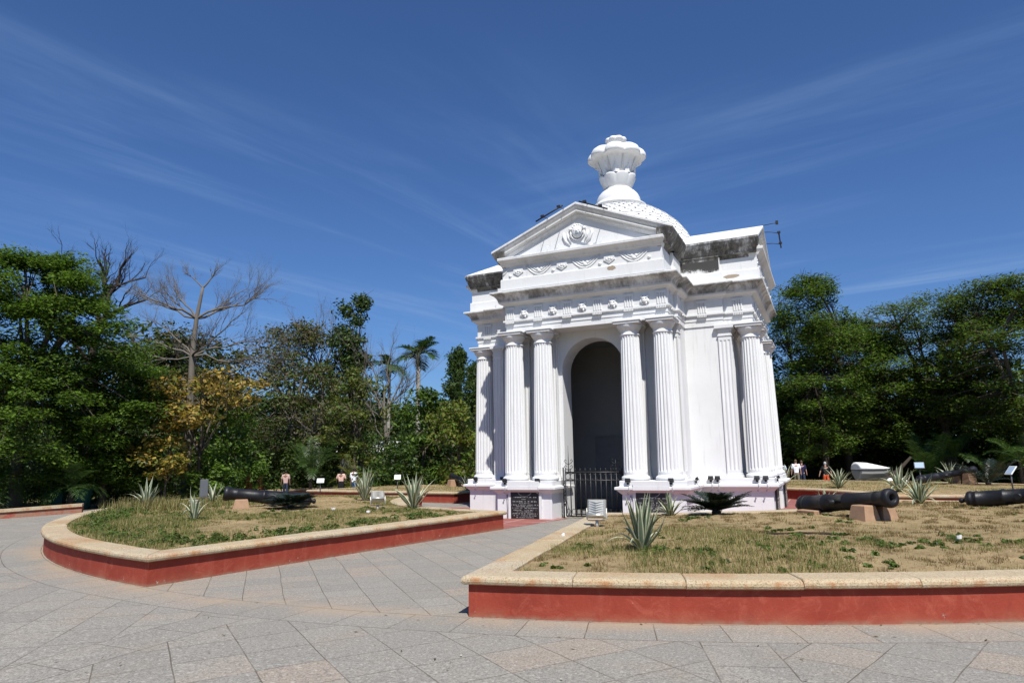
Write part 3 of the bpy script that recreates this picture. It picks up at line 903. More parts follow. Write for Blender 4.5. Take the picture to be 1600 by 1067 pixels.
for s in (-1, 1):
    m = MB()
    for lo, seg in ((2.365, 0), (2.465, 1)):
        rows = []
        for i, (u, dr) in enumerate(eave + [(lo + 0.055, 0.42), (lo + 0.025, 0.47), (lo + 0.004, 0.53)]):
            z = ZA - SL * 2.70 - dr
            vf = PP + (0.335 if i < 5 else 0.335 - 0.02 * (i - 4) if i < 9 else 0.25)
            uu = min(u, 2.70)
            if seg == 0: rows.append([(s*uu, -vf, z), (s*uu, -3.56, z)])
            else: rows.append([(s*uu, -3.56, z), (s*uu, -uu, z)])
        m.loft(rows, close=False, cap=False)
        if seg == 0:
            f = [r[0] for r in rows]; f.append((s*(lo - 0.1), f[-1][1], f[-1][2])); f.append((s*(lo - 0.1), f[0][1], f[0][2] - 0.02))
            m.add(f, [tuple(range(len(f)))])
    quarter(m.build('eave_cornice', MAT['plaster_eave'], PAV))
m = MB()                               # tympanum
m.add([(-2.3, -4.456, 7.48), (2.3, -4.456, 7.48), (0, -4.456, ZA - 0.36)], [(0, 1, 2)])
m.add([(-2.3, -PP+0.25, 7.49), (2.3, -PP+0.25, 7.49), (0, -PP+0.25, ZA - 0.38)], [(2, 1, 0)])
for x0, x1 in ((-1.02, -0.95), (-0.72, -0.62), (0.60, 0.66)):
    m.tube([(x0, -4.46, 7.52), (x1, -4.46, 7.76)], 0.006, 4)
quarter(m.build('tympanum', MAT['plaster'], PAV))
m = MB(); y = -4.462               # carved head in the pediment
m.ellip((-0.03, y-0.03, 8.03), (0.17, 0.09, 0.19), 14, 9)
m.ellip((-0.03, y-0.11, 8.01), (0.03, 0.035, 0.055), 8, 6)
for s in (-1, 1):
    m.ellip((-0.03+s*0.065, y-0.10, 8.06), (0.035, 0.02, 0.016), 8, 5)
    m.ellip((-0.03+s*0.19, y-0.03, 8.12), (0.075, 0.04, 0.055), 9, 6)
    m.ellip((-0.03+s*0.20, y-0.03, 7.98), (0.035, 0.03, 0.09), 8, 6)
    m.tube([(-0.03+s*0.42, y, 8.07), (-0.03+s*0.43, y-0.012, 7.95), (-0.03+s*0.37, y-0.012, 7.80), (-0.03+s*0.24, y-0.01, 7.66)], [0.025, 0.045, 0.045, 0.02], 6)
    m.tube([(-0.03+s*0.30, y, 8.05), (-0.03+s*0.29, y-0.01, 7.9), (-0.03+s*0.2, y-0.01, 7.72)], [0.02, 0.03, 0.015], 6)
m.ellip((-0.03, y-0.09, 7.93), (0.06, 0.03, 0.018), 8, 5)
for i in range(7):
    a = math.pi * (0.12 + 0.76 * i / 6); m.ellip((-0.03 + 0.17*math.cos(a), y-0.03, 8.05 + 0.18*math.sin(a)), (0.05, 0.045, 0.045), 8, 6)
m.tube([(-0.03 + 0.2*math.cos(math.pi*(1.0 + t/10)), y-0.03, 7.99 + 0.2*math.sin(math.pi*(1.0 + t/10))) for t in range(11)], 0.022, 6)
quarter(m.build('medallion', MAT['plaster'], PAV))
m = MB()                               # roof slopes, each arm running back to the crossing
for s in (-1, 1):
    q = [(0, -PP-0.33, ZA+0.002), (s*2.69, -PP-0.33, zz(2.69, 0)+0.002), (s*2.69, -2.69, zz(2.69, 0)+0.002), (0, 0, ZA+0.002)]
    m.add(q if s > 0 else q[::-1], [(0, 1, 2, 3)])
quarter(m.build('roof', MAT['plaster'], PAV))

# dome with fish-scale tiles
m = MB(); rows = []
prof_d = [(2.55, 8.15), (2.51, 8.48), (2.41, 8.80), (2.25, 9.11), (2.02, 9.40), (1.75, 9.66), (1.43, 9.89), (1.14, 10.06), (0.88, 10.18)]
P_ = np.array(prof_d); tt = np.linspace(0, len(P_) - 1, 15)
pr_ = np.interp(tt, range(len(P_)), P_[:, 0]); pz_ = np.interp(tt, range(len(P_)), P_[:, 1])
m.lathe(list(zip(pr_ - 0.03, pz_)), 64)
ns = 34
for i in range(14):
    r0, z0, r1, z1 = pr_[i], pz_[i], pr_[i+1], pz_[i+1]
    for j in range(ns):
        a = 2*math.pi * (j + 0.5 * (i % 2)) / ns; da = math.pi / ns * 0.98
        pts = []
        for t in range(7):            # rounded lower edge
            f = -1 + 2*t/6; lift = 0.013
            zz0 = z0 - 0.05 + 0.10 * (1 - math.sqrt(max(0, 1 - f*f))) ; fr_ = (zz0 - z0) / max(1e-6, (z1 - z0))
            r_ = r0 + (r1 - r0) * fr_ + lift
            pts.append((r_*math.cos(a+f*da), r_*math.sin(a+f*da), zz0 + 0.012))
        top = [((r1-0.004)*math.cos(a+f*da), (r1-0.004)*math.sin(a+f*da), z1) for f in (1, 0, -1)]
        low = [(p[0]*0.985, p[1]*0.985, p[2]-0.012) for p in pts]
        m.add(pts + top, [tuple(range(10))], 0, False)
        m.add(pts + low, [(q, q+1, 8+q, 7+q) for q in range(6)], 0, False)
m.build('dome', MAT['plaster'], PAV)
m = MB()
m.lathe([(r_, 10.17 + (z_ - 10.36) * 0.94) for r_, z_ in [(0.95, 10.36), (0.975, 10.40), (0.985, 10.425), (0.97, 10.45), (0.90, 10.50), (0.82, 10.55), (0.775, 10.60), (0.77, 10.64), (0.77, 10.70), (0.745, 10.80), (0.69, 10.92), (0.60, 11.03), (0.50, 11.105), (0.47, 11.12), (0.475, 11.14), (0.475, 11.17), (0.44, 11.19), (0.42, 11.22)]], 56)
m.build('upper_dome', MAT['plaster'], PAV)
fin = MB()
def petal_loft(m, rows, nl=8, n=96, ph=0.0):       # rows: (r, z, lobe depth, rim sag)
    rings = []
    for r, z, lb, sag in rows:
        rg = []
        for j in range(n):
            a = 2*math.pi*j/n; c = abs(math.cos(nl*(a+ph)/2))
            k = c ** 0.55
            rg.append(((r - lb*(1-k))*math.cos(a), (r - lb*(1-k))*math.sin(a), z - sag*(1-k)))
        rings.append(rg)
    m.loft(rings, smooth=True)
petal_loft(fin, [(r_, 10.93 + (z_ - 11.13) * 1.24, l_, g_) for r_, z_, l_, g_ in [(0.43, 11.13, 0.0, 0), (0.50, 11.20, 0.02, 0), (0.58, 11.33, 0.04, 0.02), (0.655, 11.46, 0.07, 0.08), (0.665, 11.50, 0.07, 0.10), (0.64, 11.51, 0.06, 0.10), (0.5, 11.45, 0.0, 0)]], 8, 96, 0.2)
petal_loft(fin, [(0.50, 11.28, 0.03, 0), (0.565, 11.52, 0.035, 0), (0.625, 11.70, 0.04, 0), (0.69, 11.87, 0.045, 0), (0.745, 11.99, 0.05, 0.0), (0.80, 12.045, 0.06, 0.02), (0.90, 12.04, 0.10, 0.04), (0.985, 12.03, 0.13, 0.03), (1.025, 12.06, 0.15, 0.03), (1.035, 12.12, 0.15, 0.04), (1.02, 12.20, 0.14, 0.06), (0.96, 12.30, 0.12, 0.07), (0.84, 12.39, 0.09, 0.05), (0.64, 12.45, 0.05, 0.03), (0.38, 12.48, 0.02, 0), (0.24, 12.5, 0, 0)], 8, 128, 0.2 + math.pi/8)
for j in range(16):                    # ribs down the flared body
    a = 2*math.pi*j/16 - 0.2
    fin.tube([((r+0.004)*math.cos(a), (r+0.004)*math.sin(a), z) for r, z in ((0.555, 11.52), (0.61, 11.70), (0.67, 11.87), (0.72, 11.98))], [0.02, 0.016, 0.014, 0.006], 5)
petal_loft(fin, [(0.24, 12.44, 0.0, 0), (0.27, 12.58, 0.03, 0), (0.32, 12.68, 0.05, 0.01), (0.385, 12.74, 0.07, 0.02), (0.40, 12.79, 0.07, 0.03), (0.36, 12.85, 0.06, 0.02), (0.24, 12.90, 0.03, 0), (0.05, 12.92, 0, 0)], 8, 96, 0.1)
for j in range(8):                     # sepals between the petals
    a = 2*math.pi*(j + 0.5)/8 - (0.2 + math.pi/8) + math.pi/8
    ca, sa = math.cos(a), math.sin(a); t_ = (-sa, ca)
    def pt(r, w, z): return (r*ca + t_[0]*w, r*sa + t_[1]*w, z)
    fin.add([pt(0.56, -0.14, 11.38), pt(0.63, 0, 11.38), pt(0.56, 0.14, 11.38), pt(0.60, -0.07, 11.75), pt(0.66, 0, 11.75), pt(0.60, 0.07, 11.75), pt(0.74, 0, 12.06)],
            [(0, 1, 4, 3), (1, 2, 5, 4), (3, 4, 6), (4, 5, 6)], 0, False)
fin.build('finial', MAT['plaster_fin'], PAV)

# dark plaques with engraved writing (worn illegible in the photograph: rows of strokes)
rngp = random.Random(11)
def plaque(rows):
    root = MB(); root.bevbox((-0.425, -0.055, 0.0), (0.425, 0.0, 0.775), 0.006)
    o = root.build('plaque', MAT['plaque'], PAV)
    m = MB(); y0, y1 = -0.0575, -0.054
    m2 = []
    for t in range(18):                # curved laurel band at the top
        a = math.pi * (1.12 + 0.76 * t / 17)
        cx, cz = 0.21 * math.cos(a), 0.765 + 0.155 * math.sin(a)
        s = 0.010
        m.box((cx - s, y0, cz - s), (cx + s, y1, cz + s))
    for z, half, h in rows:
        x = -half
        while x < half:
            w = rngp.choice((0.012, 0.02, 0.02, 0.026))
            if rngp.random() < 0.82:
                m.box((x, y0, z), (x + 0.005, y1, z + h))
                if rngp.random() < 0.7: m.box((x + 0.0052, y0, z + rngp.choice((0, h*0.45, h-0.005))), (x + w*0.7, y1, z + rngp.choice((0.005, h*0.45+0.005, h))))
                x += w
            else: x += 0.032
    m.build('inscription', MAT['letters'], o)
    return o
rows = [(0.575, 0.36, 0.03), (0.52, 0.09, 0.02), (0.455, 0.36, 0.034), (0.415, 0.16, 0.026), (0.365, 0.40, 0.028), (0.325, 0.26, 0.026), (0.28, 0.38, 0.028), (0.225, 0.34, 0.028), (0.185, 0.24, 0.024), (0.13, 0.38, 0.03), (0.08, 0.34, 0.026), (0.03, 0.26, 0.024)]
p0 = plaque(rows); p0.location = (-1.78, -4.56, 0)
p1 = copy_tree(p0, PAV); p1.location = (1.79, -4.56, 0)
for k in (1, 3):
    for s in (-1.78, 1.79):
        c = copy_tree(p0, PAV); c.rotation_euler = (0, 0, k*math.pi/2); c.location = Matrix.Rotation(k*math.pi/2, 3, 'Z') @ Vector((s, -4.56, 0))
m = MB(); m.box((-0.47, -0.172, 0.795), (0.47, -0.0, 0.888)); m.box((-0.47, -0.165, 0.888), (0.47, -0.045, 1.022))
m.box((-0.50, -0.05, 0.0), (-0.43, 0.0, 0.79)); m.box((0.43, -0.05, 0.0), (0.50, 0.0, 0.79))
sb = m.build('plaque_surround', MAT['plaster'], PAV); sb.location = (-1.78, -4.56, 0)
c = copy_tree(sb, PAV); c.location = (1.79, -4.56, 0)
# broken render patches
m = MB()
def patch(m, cx, y, cz, w, h, seed, axis='u'):
    r_ = random.Random(seed); n = 14
    pts = [(cx + w*math.cos(2*math.pi*i/n)*r_.uniform(0.75, 1.1), y, cz + h*math.sin(2*math.pi*i/n)*r_.uniform(0.75, 1.1)) for i in range(n)]
    m.add(pts, [tuple(range(n))])
patch(m, 0.98, -PPA-0.0635, 6.78, 0.13, 0.07, 3); m.build('render_patch', MAT['patch'], PAV)
m = MB(); patch(m, 3.86, -PWA-0.0635, 6.70, 0.24, 0.06, 5); m.build('render_patch', MAT['patch'], PAV)

# iron gate in the front arch
gate = MB(); yg = -4.02; x0, x1 = -0.78, 0.84; zt = 1.24
for z, r in ((0.06, 0.02), (1.02, 0.02), (zt, 0.024)): gate.tube([(x0, yg, z), (x1, yg, z)], r, 5)
nb = 11
for i in range(nb + 1):
    x = x0 + (x1 - x0) * i / nb
    gate.tube([(x, yg, 0.06), (x, yg, zt)], 0.017, 5)
    gate.lathe([(0.004, 0), (0.018, 0.03), (0.012, 0.05), (0.02, 0.07), (0.002, 0.12)], 6, (x, yg, zt))
    if i < nb:
        cx = x + (x1 - x0) / nb / 2
        gate.tube([(cx + 0.07*math.cos(2*math.pi*t/12), yg, 1.13 + 0.085*math.sin(2*math.pi*t/12)) for t in range(13)], 0.009, 4)
        gate.tube([(cx + 0.05*math.cos(2*math.pi*t/10), yg, 0.18 + 0.07*math.sin(2*math.pi*t/10)) for t in range(11)], 0.008, 4)
for x, hgt in ((x0 + 0.10, 0.75), (x1 - 0.16, 0.36)):
    gate.tube([(x, yg, zt), (x, yg, zt + hgt)], [0.014, 0.004], 5)
    for s in (-1, 1):
        for zz_ in (0.12, 0.28):
            gate.tube([(x, yg, zt+zz_-0.05), (x+s*0.07, yg, zt+zz_-0.03), (x+s*0.13, yg, zt+zz_+0.04), (x+s*0.09, yg, zt+zz_+0.08), (x+s*0.06, yg, zt+zz_+0.04)], 0.009, 4)
gate.tube([(x0-0.06, yg, 0.0), (x0-0.06, yg, zt+0.14)], 0.02, 6); gate.tube([(x1+0.02, yg, 0.0), (x1+0.02, yg, zt+0.1)], 0.02, 6)
for z in (0.95, 0.7, 0.45):
    gate.tube([(x0-0.06, yg, z+0.1), (x0-0.01, yg-0.01, z+0.03), (x0-0.05, yg-0.01, z-0.04), (x0-0.02, yg, z-0.1)], 0.013, 5)
gate.build('gate', MAT['iron'], PAV)

# ------------------------------------------------------------------ foliage tools
def leaf_quads(C, NRM, size, rnd, aspect=0.45):
    """rhombic leaves at C (N,3) with normals NRM (N,3) and lengths size (N,)"""
    N = len(C)
    r = rnd.normal(size=(N, 3)); t = r - NRM * np.sum(r * NRM, 1, keepdims=True)
    t /= np.linalg.norm(t, axis=1, keepdims=True) + 1e-9
    b = np.cross(NRM, t)
    h = (size / 2)[:, None]; w = h * aspect
    V = np.stack([C - t*h, C + b*w - t*h*0.1, C + t*h, C - b*w - t*h*0.1], 1)
    return V

def clump_leaves(rnd, centers, radii, n, size, flat=0.5, aspect=0.45, shell=0.55):
    Vs = []; tot = len(centers)
    for (c, r) in zip(centers, radii):
        k = max(4, int(n * rnd.uniform(0.7, 1.3)))
        d = rnd.normal(size=(k, 3)); d /= np.linalg.norm(d, axis=1, keepdims=True)
        rr = rnd.uniform(shell ** 3, 1, size=(k, 1)) ** (1/3)
        wob = 1 + 0.22 * np.sin(d[:, :1] * 5 + c[0] * 3) + 0.2 * np.sin(d[:, 1:2] * 6 + c[1] * 2)
        P = np.array(c) + d * rr * wob * np.array(r)
        nm = rnd.normal(size=(k, 3)); nm[:, 2] = np.abs(nm[:, 2]) * 0.6 + flat * 2.2
        nm += d * 0.5
        nm /= np.linalg.norm(nm, axis=1, keepdims=True)
        Vs.append(leaf_quads(P, nm, size * rnd.uniform(0.45, 1.65, size=k), rnd, aspect))
    return np.concatenate(Vs)

def bez(a, b, c, n):
    return [Vector(a) * (1-t)**2 + Vector(b) * 2*t*(1-t) + Vector(c) * t*t for t in [i/n for i in range(n+1)]]

def make_tree(label, cat, X, Y, Z0, H, R, zb, nclump, prof, crad, nleaf, lsize, mats, weights, seed,
              bark='bark', trunk_r=0.2, fork=0.45, lean=(0, 0), flat=0.5, aspect=0.45, group=None, name='tree', nlimb=6, shell=0.5, twigs=0, irregular=0.25, sq=(1, 1)):
    """tapered trunk with limbs reaching leaf clumps spread through an uneven crown"""
    rg = random.Random(seed); rnd = np.random.default_rng(seed)
    root = empty(name, (X, Y, Z0), rg.uniform(0, 6.28) if sq == (1, 1) else 0, label, cat, group)
    ph = [rg.uniform(0, 6.28) for _ in range(4)]
    def env(a, t):
        r = R * (1 + irregular * math.sin(2*a + ph[0]) * math.cos(3*t*3 + ph[1]) + irregular * 0.7 * math.sin(3*a + ph[2] + 4*t))
        if prof == 'dome': return r * math.sqrt(max(0.03, 1 - (max(0, t - 0.3) / 0.72) ** 2)) * (0.72 + 0.28 * min(1, t / 0.3))
        if prof == 'umbrella': return r * (0.45 + 0.55 * t) * (1 if t < 0.82 else math.sqrt(max(0.05, 1 - ((t - 0.82) / 0.2) ** 2)))
        if prof == 'cone': return r * (1 - t) ** 0.8 + 0.12
        if prof == 'column': return r * math.sqrt(max(0.05, 1 - (abs(t - 0.45) / 0.58) ** 3))
        return r
    cs, rs = [], []
    for i in range(nclump):
        t = rg.random() ** (0.8 if prof == 'umbrella' else 1.0); a = rg.uniform(0, 6.283)
        rr = env(a, t) * (rg.random() ** 0.42)
        c = Vector((rr * math.cos(a) * sq[0] + lean[0] * t, rr * math.sin(a) * sq[1] + lean[1] * t, zb + (H - zb) * t - crad[1] * 0.6))
        k = rg.uniform(0.65, 1.3)
        cs.append(c); rs.append((crad[0] * k, crad[0] * k * rg.uniform(0.8, 1.2), crad[1] * k))
    V = clump_leaves(rnd, [tuple(c) for c in cs], rs, nleaf, lsize, flat, aspect, shell)
    # material per leaf by clump so that light and dark sprays show
    mi = rnd.choice(len(mats), size=len(V), p=weights)
    quads_mesh('crown', V, [L[k] for k in mats], mi, root)
    tr = MB()
    fz = zb + (H - zb) * 0.05 if fork is None else H * fork
    fz = max(fz, 0.6)
    bend = Vector((rg.uniform(-0.25, 0.25), rg.uniform(-0.25, 0.25), 0)) * (fz / 4)
    top = Vector((lean[0] * 0.35, lean[1] * 0.35, fz))
    path = bez((0, 0, -0.2), Vector((0, 0, fz * 0.5)) + bend, top, 6)
    tr.tube(path, [trunk_r * (1.25 if i == 0 else 1 - 0.35 * i / 6) for i in range(7)], 9)
    limbs = []
    for i in range(nlimb):
        a = 2 * math.pi * i / nlimb + rg.uniform(-0.4, 0.4); t = rg.uniform(0.35, 0.8)
        rr = env(a, t) * rg.uniform(0.35, 0.6)
        e_ = Vector((rr * math.cos(a) * sq[0] + lean[0]*t, rr * math.sin(a) * sq[1] + lean[1]*t, max(fz + 0.4, zb + (H - zb) * t - 0.3)))
        mid = (top + e_) / 2 + Vector((0, 0, 0.12 * (e_ - top).length)) + Vector((rg.uniform(-.2, .2), rg.uniform(-.2, .2), 0))
        p = bez(top - Vector((0, 0, 0.25)), mid, e_, 6)
        tr.tube(p, [trunk_r * (0.55 - 0.38 * j / 6) for j in range(7)], 6); limbs.append(p)
    for c in cs:
        best = min(((p[j] - c).length, j, li) for li, p in enumerate(limbs) for j in range(2, 7))
        s_ = limbs[best[2]][best[1]]
        mid = (s_ + c) / 2 + Vector((0, 0, 0.1 * best[0])) + Vector((rg.uniform(-.15, .15), rg.uniform(-.15, .15), 0))
        tr.tube(bez(s_, mid, c, 3), [trunk_r * 0.14, trunk_r * 0.10, trunk_r * 0.07, trunk_r * 0.035], 4, cap=False)
        for q in range(twigs):
            e2 = c + Vector((rg.uniform(-1, 1) * crad[0], rg.uniform(-1, 1) * crad[0], rg.uniform(0.2, 1.5) * crad[1]))
            tr.tube([c, (c + e2) / 2 + Vector((0, 0, 0.05)), e2], [0.02, 0.014, 0.006], 3, cap=False)
    tr.build('trunk', MAT[bark], root)
    return root

def bare_tree(label, X, Y, Z0, seed, trunk, r0, limbs, bark='barkgrey', depth=3, name='bare_tree', twist=0.25, upward=0.25, kids=4, mats=None, spread=0.8, thin=0.6, limb=1.0):
    """leafless tree: trunk = list of points, limbs = (start index, end point, radius)"""
    rg = random.Random(seed); root = empty(name, (X, Y, Z0), 0, label, 'tree')
    tr = MB(); T = [Vector(p) for p in trunk]
    fine = []
    for i in range(len(T) - 1):
        for j in range(4): fine.append(T[i].lerp(T[i+1], j/4))
    fine.append(T[-1]); n = len(fine)
    tr.tube(fine, [r0 * (1.2 if i == 0 else 1 - 0.75 * i / n) for i in range(n)], 9)
    def grow(a, b, r, lvl):
        d = b - a; Ln = d.length
        side = Vector((rg.uniform(-1, 1), rg.uniform(-1, 1), rg.uniform(-0.6, 0.6))) * Ln * twist
        p = bez(a, (a + b) / 2 + side, b, 6)
        for q in range(1, 6): p[q] += Vector((rg.uniform(-1, 1), rg.uniform(-1, 1), rg.uniform(-1, 1))) * Ln * 0.035
        tr.tube(p, [r * (1 - thin * j / 6) for j in range(7)], 6 if lvl == 0 else (4 if lvl == 1 else 3), cap=False)
        if lvl >= depth: return
        for k in range(kids + (1 if lvl == 0 else 0)):
            j = rg.randint(2, 6); s_ = p[j]
            dd = (d.normalized() + Vector((rg.uniform(-1, 1), rg.uniform(-1, 1), rg.uniform(-0.7, 1) + upward)) * spread).normalized()
            grow(s_, s_ + dd * Ln * rg.uniform(0.32, 0.58), r * (1 - thin * j / 6) * rg.uniform(0.4, 0.65), lvl + 1)
    for i, e_, r in limbs: grow(T[i], Vector(e_), r * limb, 0)
    tr.build('trunk', MAT[bark], root)
    return root

def frond(Vs, base, dirh, length, rise, droop, nl, lw, ll, rnd, tilt=0.6, vee=0.35):
    """pinnate frond: returns rachis points, adds leaflet quads to Vs"""
    base = np.array(base, float); dirh = np.array([dirh[0], dirh[1], 0.0]); dirh /= np.linalg.norm(dirh)
    side = np.array([-dirh[1], dirh[0], 0.0])
    pts = []
    for i in range(9):
        t = i / 8
        pts.append(base + dirh * length * (t * (1 - 0.18 * t * droop)) + np.array([0, 0, rise * t - droop * length * 0.55 * t * t]))
    pts = np.array(pts)
    for i in range(nl):
        t = 0.12 + 0.86 * i / (nl - 1); f = t * 8; k = min(7, int(f)); p = pts[k] + (pts[k+1] - pts[k]) * (f - k)
        tan = pts[k+1] - pts[k]; tan /= np.linalg.norm(tan)
        up = np.cross(tan, side); up = up if up[2] > 0 else -up
        l_ = ll * (0.45 + 0.9 * math.sin(math.pi * min(1, t * 0.85 + 0.12))) * rnd.uniform(0.85, 1.1)
        for s in (-1, 1):
            d = side * s * 0.85 + tan * tilt + up * vee * rnd.uniform(0.5, 1.2) + np.array([0, 0, -0.25 * t])
            d /= np.linalg.norm(d)
            w = np.cross(d, up); w /= np.linalg.norm(w) + 1e-9
            e1 = p + d * l_ * 0.5; e2 = p + d * l_ + np.array([0, 0, -0.18 * l_])
            Vs.append([p - w*lw*0.4, p + w*lw*0.4, e1 + w*lw*0.5, e1 - w*lw*0.5]); Vs.append([e1 - w*lw*0.5, e1 + w*lw*0.5, e2 + w*lw*0.06, e2 - w*lw*0.06])
    return [tuple(p) for p in pts]

def palm(label, X, Y, Z0, seed, h, nfr, flen, name='palm', trunk_r=0.16, leafmat='palm', rise=0.9, droop=0.9, ll=0.55, lw=0.06, nl=22, clump=False, group=None, crownshaft=True, trunkmat='palmtrunk'):
    rg = random.Random(seed); rnd = np.random.default_rng(seed)
    root = empty(name, (X, Y, Z0), rg.uniform(0, 6.28), label, 'palm', group)
    Vs = []; st = MB()
    if h > 0:
        path = [(0.12 * math.sin(2 * i / 10) * h / 8, 0, h * i / 10 - (0.2 if i == 0 else 0)) for i in range(11)]
        st.tube(path, [trunk_r * (1.3 if i == 0 else 1.05 - 0.25 * abs(i - 4) / 6) for i in range(11)], 10)
        top = Vector(path[-1])
        if crownshaft: st.tube([top, top + Vector((0, 0, 0.5)), top + Vector((0, 0, 1.0))], [trunk_r * 0.95, trunk_r * 0.9, trunk_r * 0.45], 9, m=1)
        base0 = top + Vector((0, 0, 0.85 if crownshaft else 0.0))
    else: base0 = Vector((0, 0, 0))
    for i in range(nfr):
        a = i * 2.39996 + rg.uniform(-0.2, 0.2); q = rg.random()
        b = base0 if not clump else base0 + Vector((rg.uniform(-.4, .4), rg.uniform(-.4, .4), 0))
        rs_ = rise * (0.25 + 1.1 * q) * flen; dr = droop * (1.25 - 0.6 * q)
        pts = frond(Vs, tuple(b), (math.cos(a), math.sin(a)), flen * (0.85 + 0.3 * rg.random()) * (1 - 0.35 * q), rs_, dr, nl, lw, ll, rnd)
        st.tube(pts, [0.03 * (1 - 0.85 * k / 8) for k in range(9)], 4, m=1, cap=False)
    quads_mesh('crown', np.array(Vs), [L[leafmat]], None, root)
    st.build('trunk', [MAT[trunkmat], L[leafmat]], root)
    return root

# ------------------------------------------------------------------ trees and shrubs of the park
TZ = -0.33
def UP(dist, deg): return dist
T_ = make_tree
# left side
T_('tall feathery green tree filling the far left edge behind the low red seat wall', 'tree', -22.4, 31.2, TZ, 11.9, 5.0, 1.5, 240, 'dome', (1.05, 0.38), 520, 0.155, ['mid', 'fresh', 'dark'], [.5, .32, .18], 1, trunk_r=0.3, flat=0.9, nlimb=8, shell=0.2, irregular=0.2)
T_('broad dark green tree in front of the bare cotton tree at left', 'tree', -19.9, 33.5, TZ, 7.6, 2.5, 1.2, 75, 'dome', (0.95, 0.40), 460, 0.16, ['mid', 'fresh', 'dark'], [.45, .25, .3], 2, trunk_r=0.2, flat=0.9, shell=0.2)
bare_tree('dead twisted dark tree rising above the green crown at far left', -25.6, 41.0, TZ, 5, [(0, 0, -.2), (0.2, 0, 4), (-0.2, 0, 8), (0.1, 0, 10.2), (-0.2, 0.2, 11.5)], 0.34,
          [(3, (-2.2, 0, 13.6), 0.17), (3, (2.6, 0.5, 12.2), 0.16), (4, (-0.6, 0.4, 14.8), 0.17), (4, (1.4, 0, 14.6), 0.16), (3, (1.6, -1, 10.9), 0.13), (2, (-2.4, 0, 10.6), 0.12), (4, (2.6, .3, 13.6), 0.12)], 'barkdark', 3, twist=0.35, kids=6)
bare_tree('leafless grey cotton tree with wide level branches standing left of the yellow leaved tree', -18.1, 38.0, TZ, 8, [(0, 0, -.2), (0.05, 0, 4), (-.05, 0, 8), (0.05, 0, 10.2), (0.3, 0, 12.0)], 0.25,
          [(4, (1.1, 0, 13.1), 0.08), (4, (-.9, .3, 13.0), 0.06), (3, (-3.5, 0.4, 11.7), 0.09), (3, (3.8, -.4, 11.3), 0.09), (3, (-2.6, 1.2, 12.1), 0.06), (3, (2.5, 1.0, 12.2), 0.06), (2, (-2.8, .8, 10.3), 0.07), (2, (3.0, -1.0, 10.2), 0.07), (2, (-4.4, .3, 8.0), 0.07), (3, (1.8, 1.5, 11.4), 0.11), (3, (-2.0, -1.6, 11.1), 0.11), (2, (-3.6, 0, 9.2), 0.09), (2, (3.4, .6, 8.9), 0.09), (2, (1.6, -2.4, 8.4), 0.10), (2, (-1.5, 2.2, 8.6), 0.1), (2, (4.6, 0.2, 7.4), 0.08), (3, (-1.6, 0.6, 12.4), 0.09)], 'barkgrey', 3, limb=0.72, twist=0.14, kids=8, upward=0.2)
T_('low tree with yellow and orange leaves under the bare cotton tree', 'tree', -16.0, 35.0, TZ, 6.7, 3.6, 4.0, 46, 'umbrella', (0.75, 0.34), 110, 0.22, ['yellow', 'lime', 'olive', 'brown'], [.50, .18, .16, .16], 11, trunk_r=0.12, flat=0.4, fork=0.4, twigs=3, shell=0.0, aspect=0.6)
T_('small golden leaved shrub at the foot of the grey cotton trunk', 'shrub', -17.0, 33.8, TZ, 3.4, 1.7, 1.7, 26, 'dome', (0.6, 0.3), 90, 0.2, ['yellow', 'lime', 'olive'], [.45, .35, .2], 12, trunk_r=0.07, fork=0.4, shell=0.0, name='shrub', aspect=0.6)
T_('dense dark tree wrapped in creepers behind the bare cotton tree', 'tree', -22.8, 48.0, TZ, 11.6, 4.3, 3.0, 70, 'dome', (1.1, 0.8), 210, 0.26, ['dark', 'olive', 'brown'], [.5, .3, .2], 13, bark='barkdark', trunk_r=0.3, flat=0.2)
T_('bright green bushy tree behind the raised cannon muzzle at left', 'tree', -15.4, 37.5, TZ, 5.2, 1.9, 0.9, 34, 'column', (0.7, 0.45), 170, 0.2, ['fresh', 'mid', 'dark'], [.5, .35, .15], 14, trunk_r=0.12, fork=0.3, flat=0.4)
T_('olive green thinning round tree left of the slender bare tree', 'tree', -16.2, 50.0, TZ, 12.4, 4.8, 4.0, 85, 'dome', (1.2, 0.7), 150, 0.22, ['olive', 'brown', 'mid', 'lime'], [.45, .3, .15, .10], 15, bark='barkgrey', trunk_r=0.28, flat=0.3, twigs=4, shell=0.2)
T_('low olive tree with brownish crown right of the yellow leaved tree', 'tree', -13.0, 44.0, TZ, 8.4, 3.3, 2.2, 60, 'dome', (1.0, 0.5), 150, 0.2, ['olive', 'mid', 'brown'], [.45, .3, .25], 16, bark='barkgrey', trunk_r=0.2, flat=0.3, twigs=3)
bare_tree('slender grey leafless tree with fine upright twigs beside the creeper covered column', -14.4, 51.0, TZ, 18, [(0, 0, -.2), (-.1, 0, 4), (.1, 0, 7), (.0, 0, 8)], 0.2,
          [(3, (-1.9, 0, 11.6), 0.08), (3, (-.6, .6, 11.9), 0.08), (3, (.9, -.3, 11.8), 0.08), (3, (2.0, .4, 11.2), 0.07), (2, (-2.6, .5, 10.2), 0.07), (2, (2.6, -.6, 10.4), 0.07), (3, (-1.2, -.8, 11.0), 0.06), (2, (3.4, .6, 9.4), 0.06), (2, (-3.2, -.6, 9.0), 0.06)], 'barkgrey', 3, twist=0.10, kids=6, upward=0.5, spread=0.6)
T_('tall dark column of creepers left of the royal palm', 'tree', -11.9, 49.0, TZ, 14.4, 1.25, 5.0, 44, 'column', (0.75, 0.65), 190, 0.24, ['dark', 'mid', 'olive'], [.62, .22, .16], 19, bark='barkdark', trunk_r=0.22, flat=0.1, twigs=1, lean=(-.7, 0), irregular=0.35)
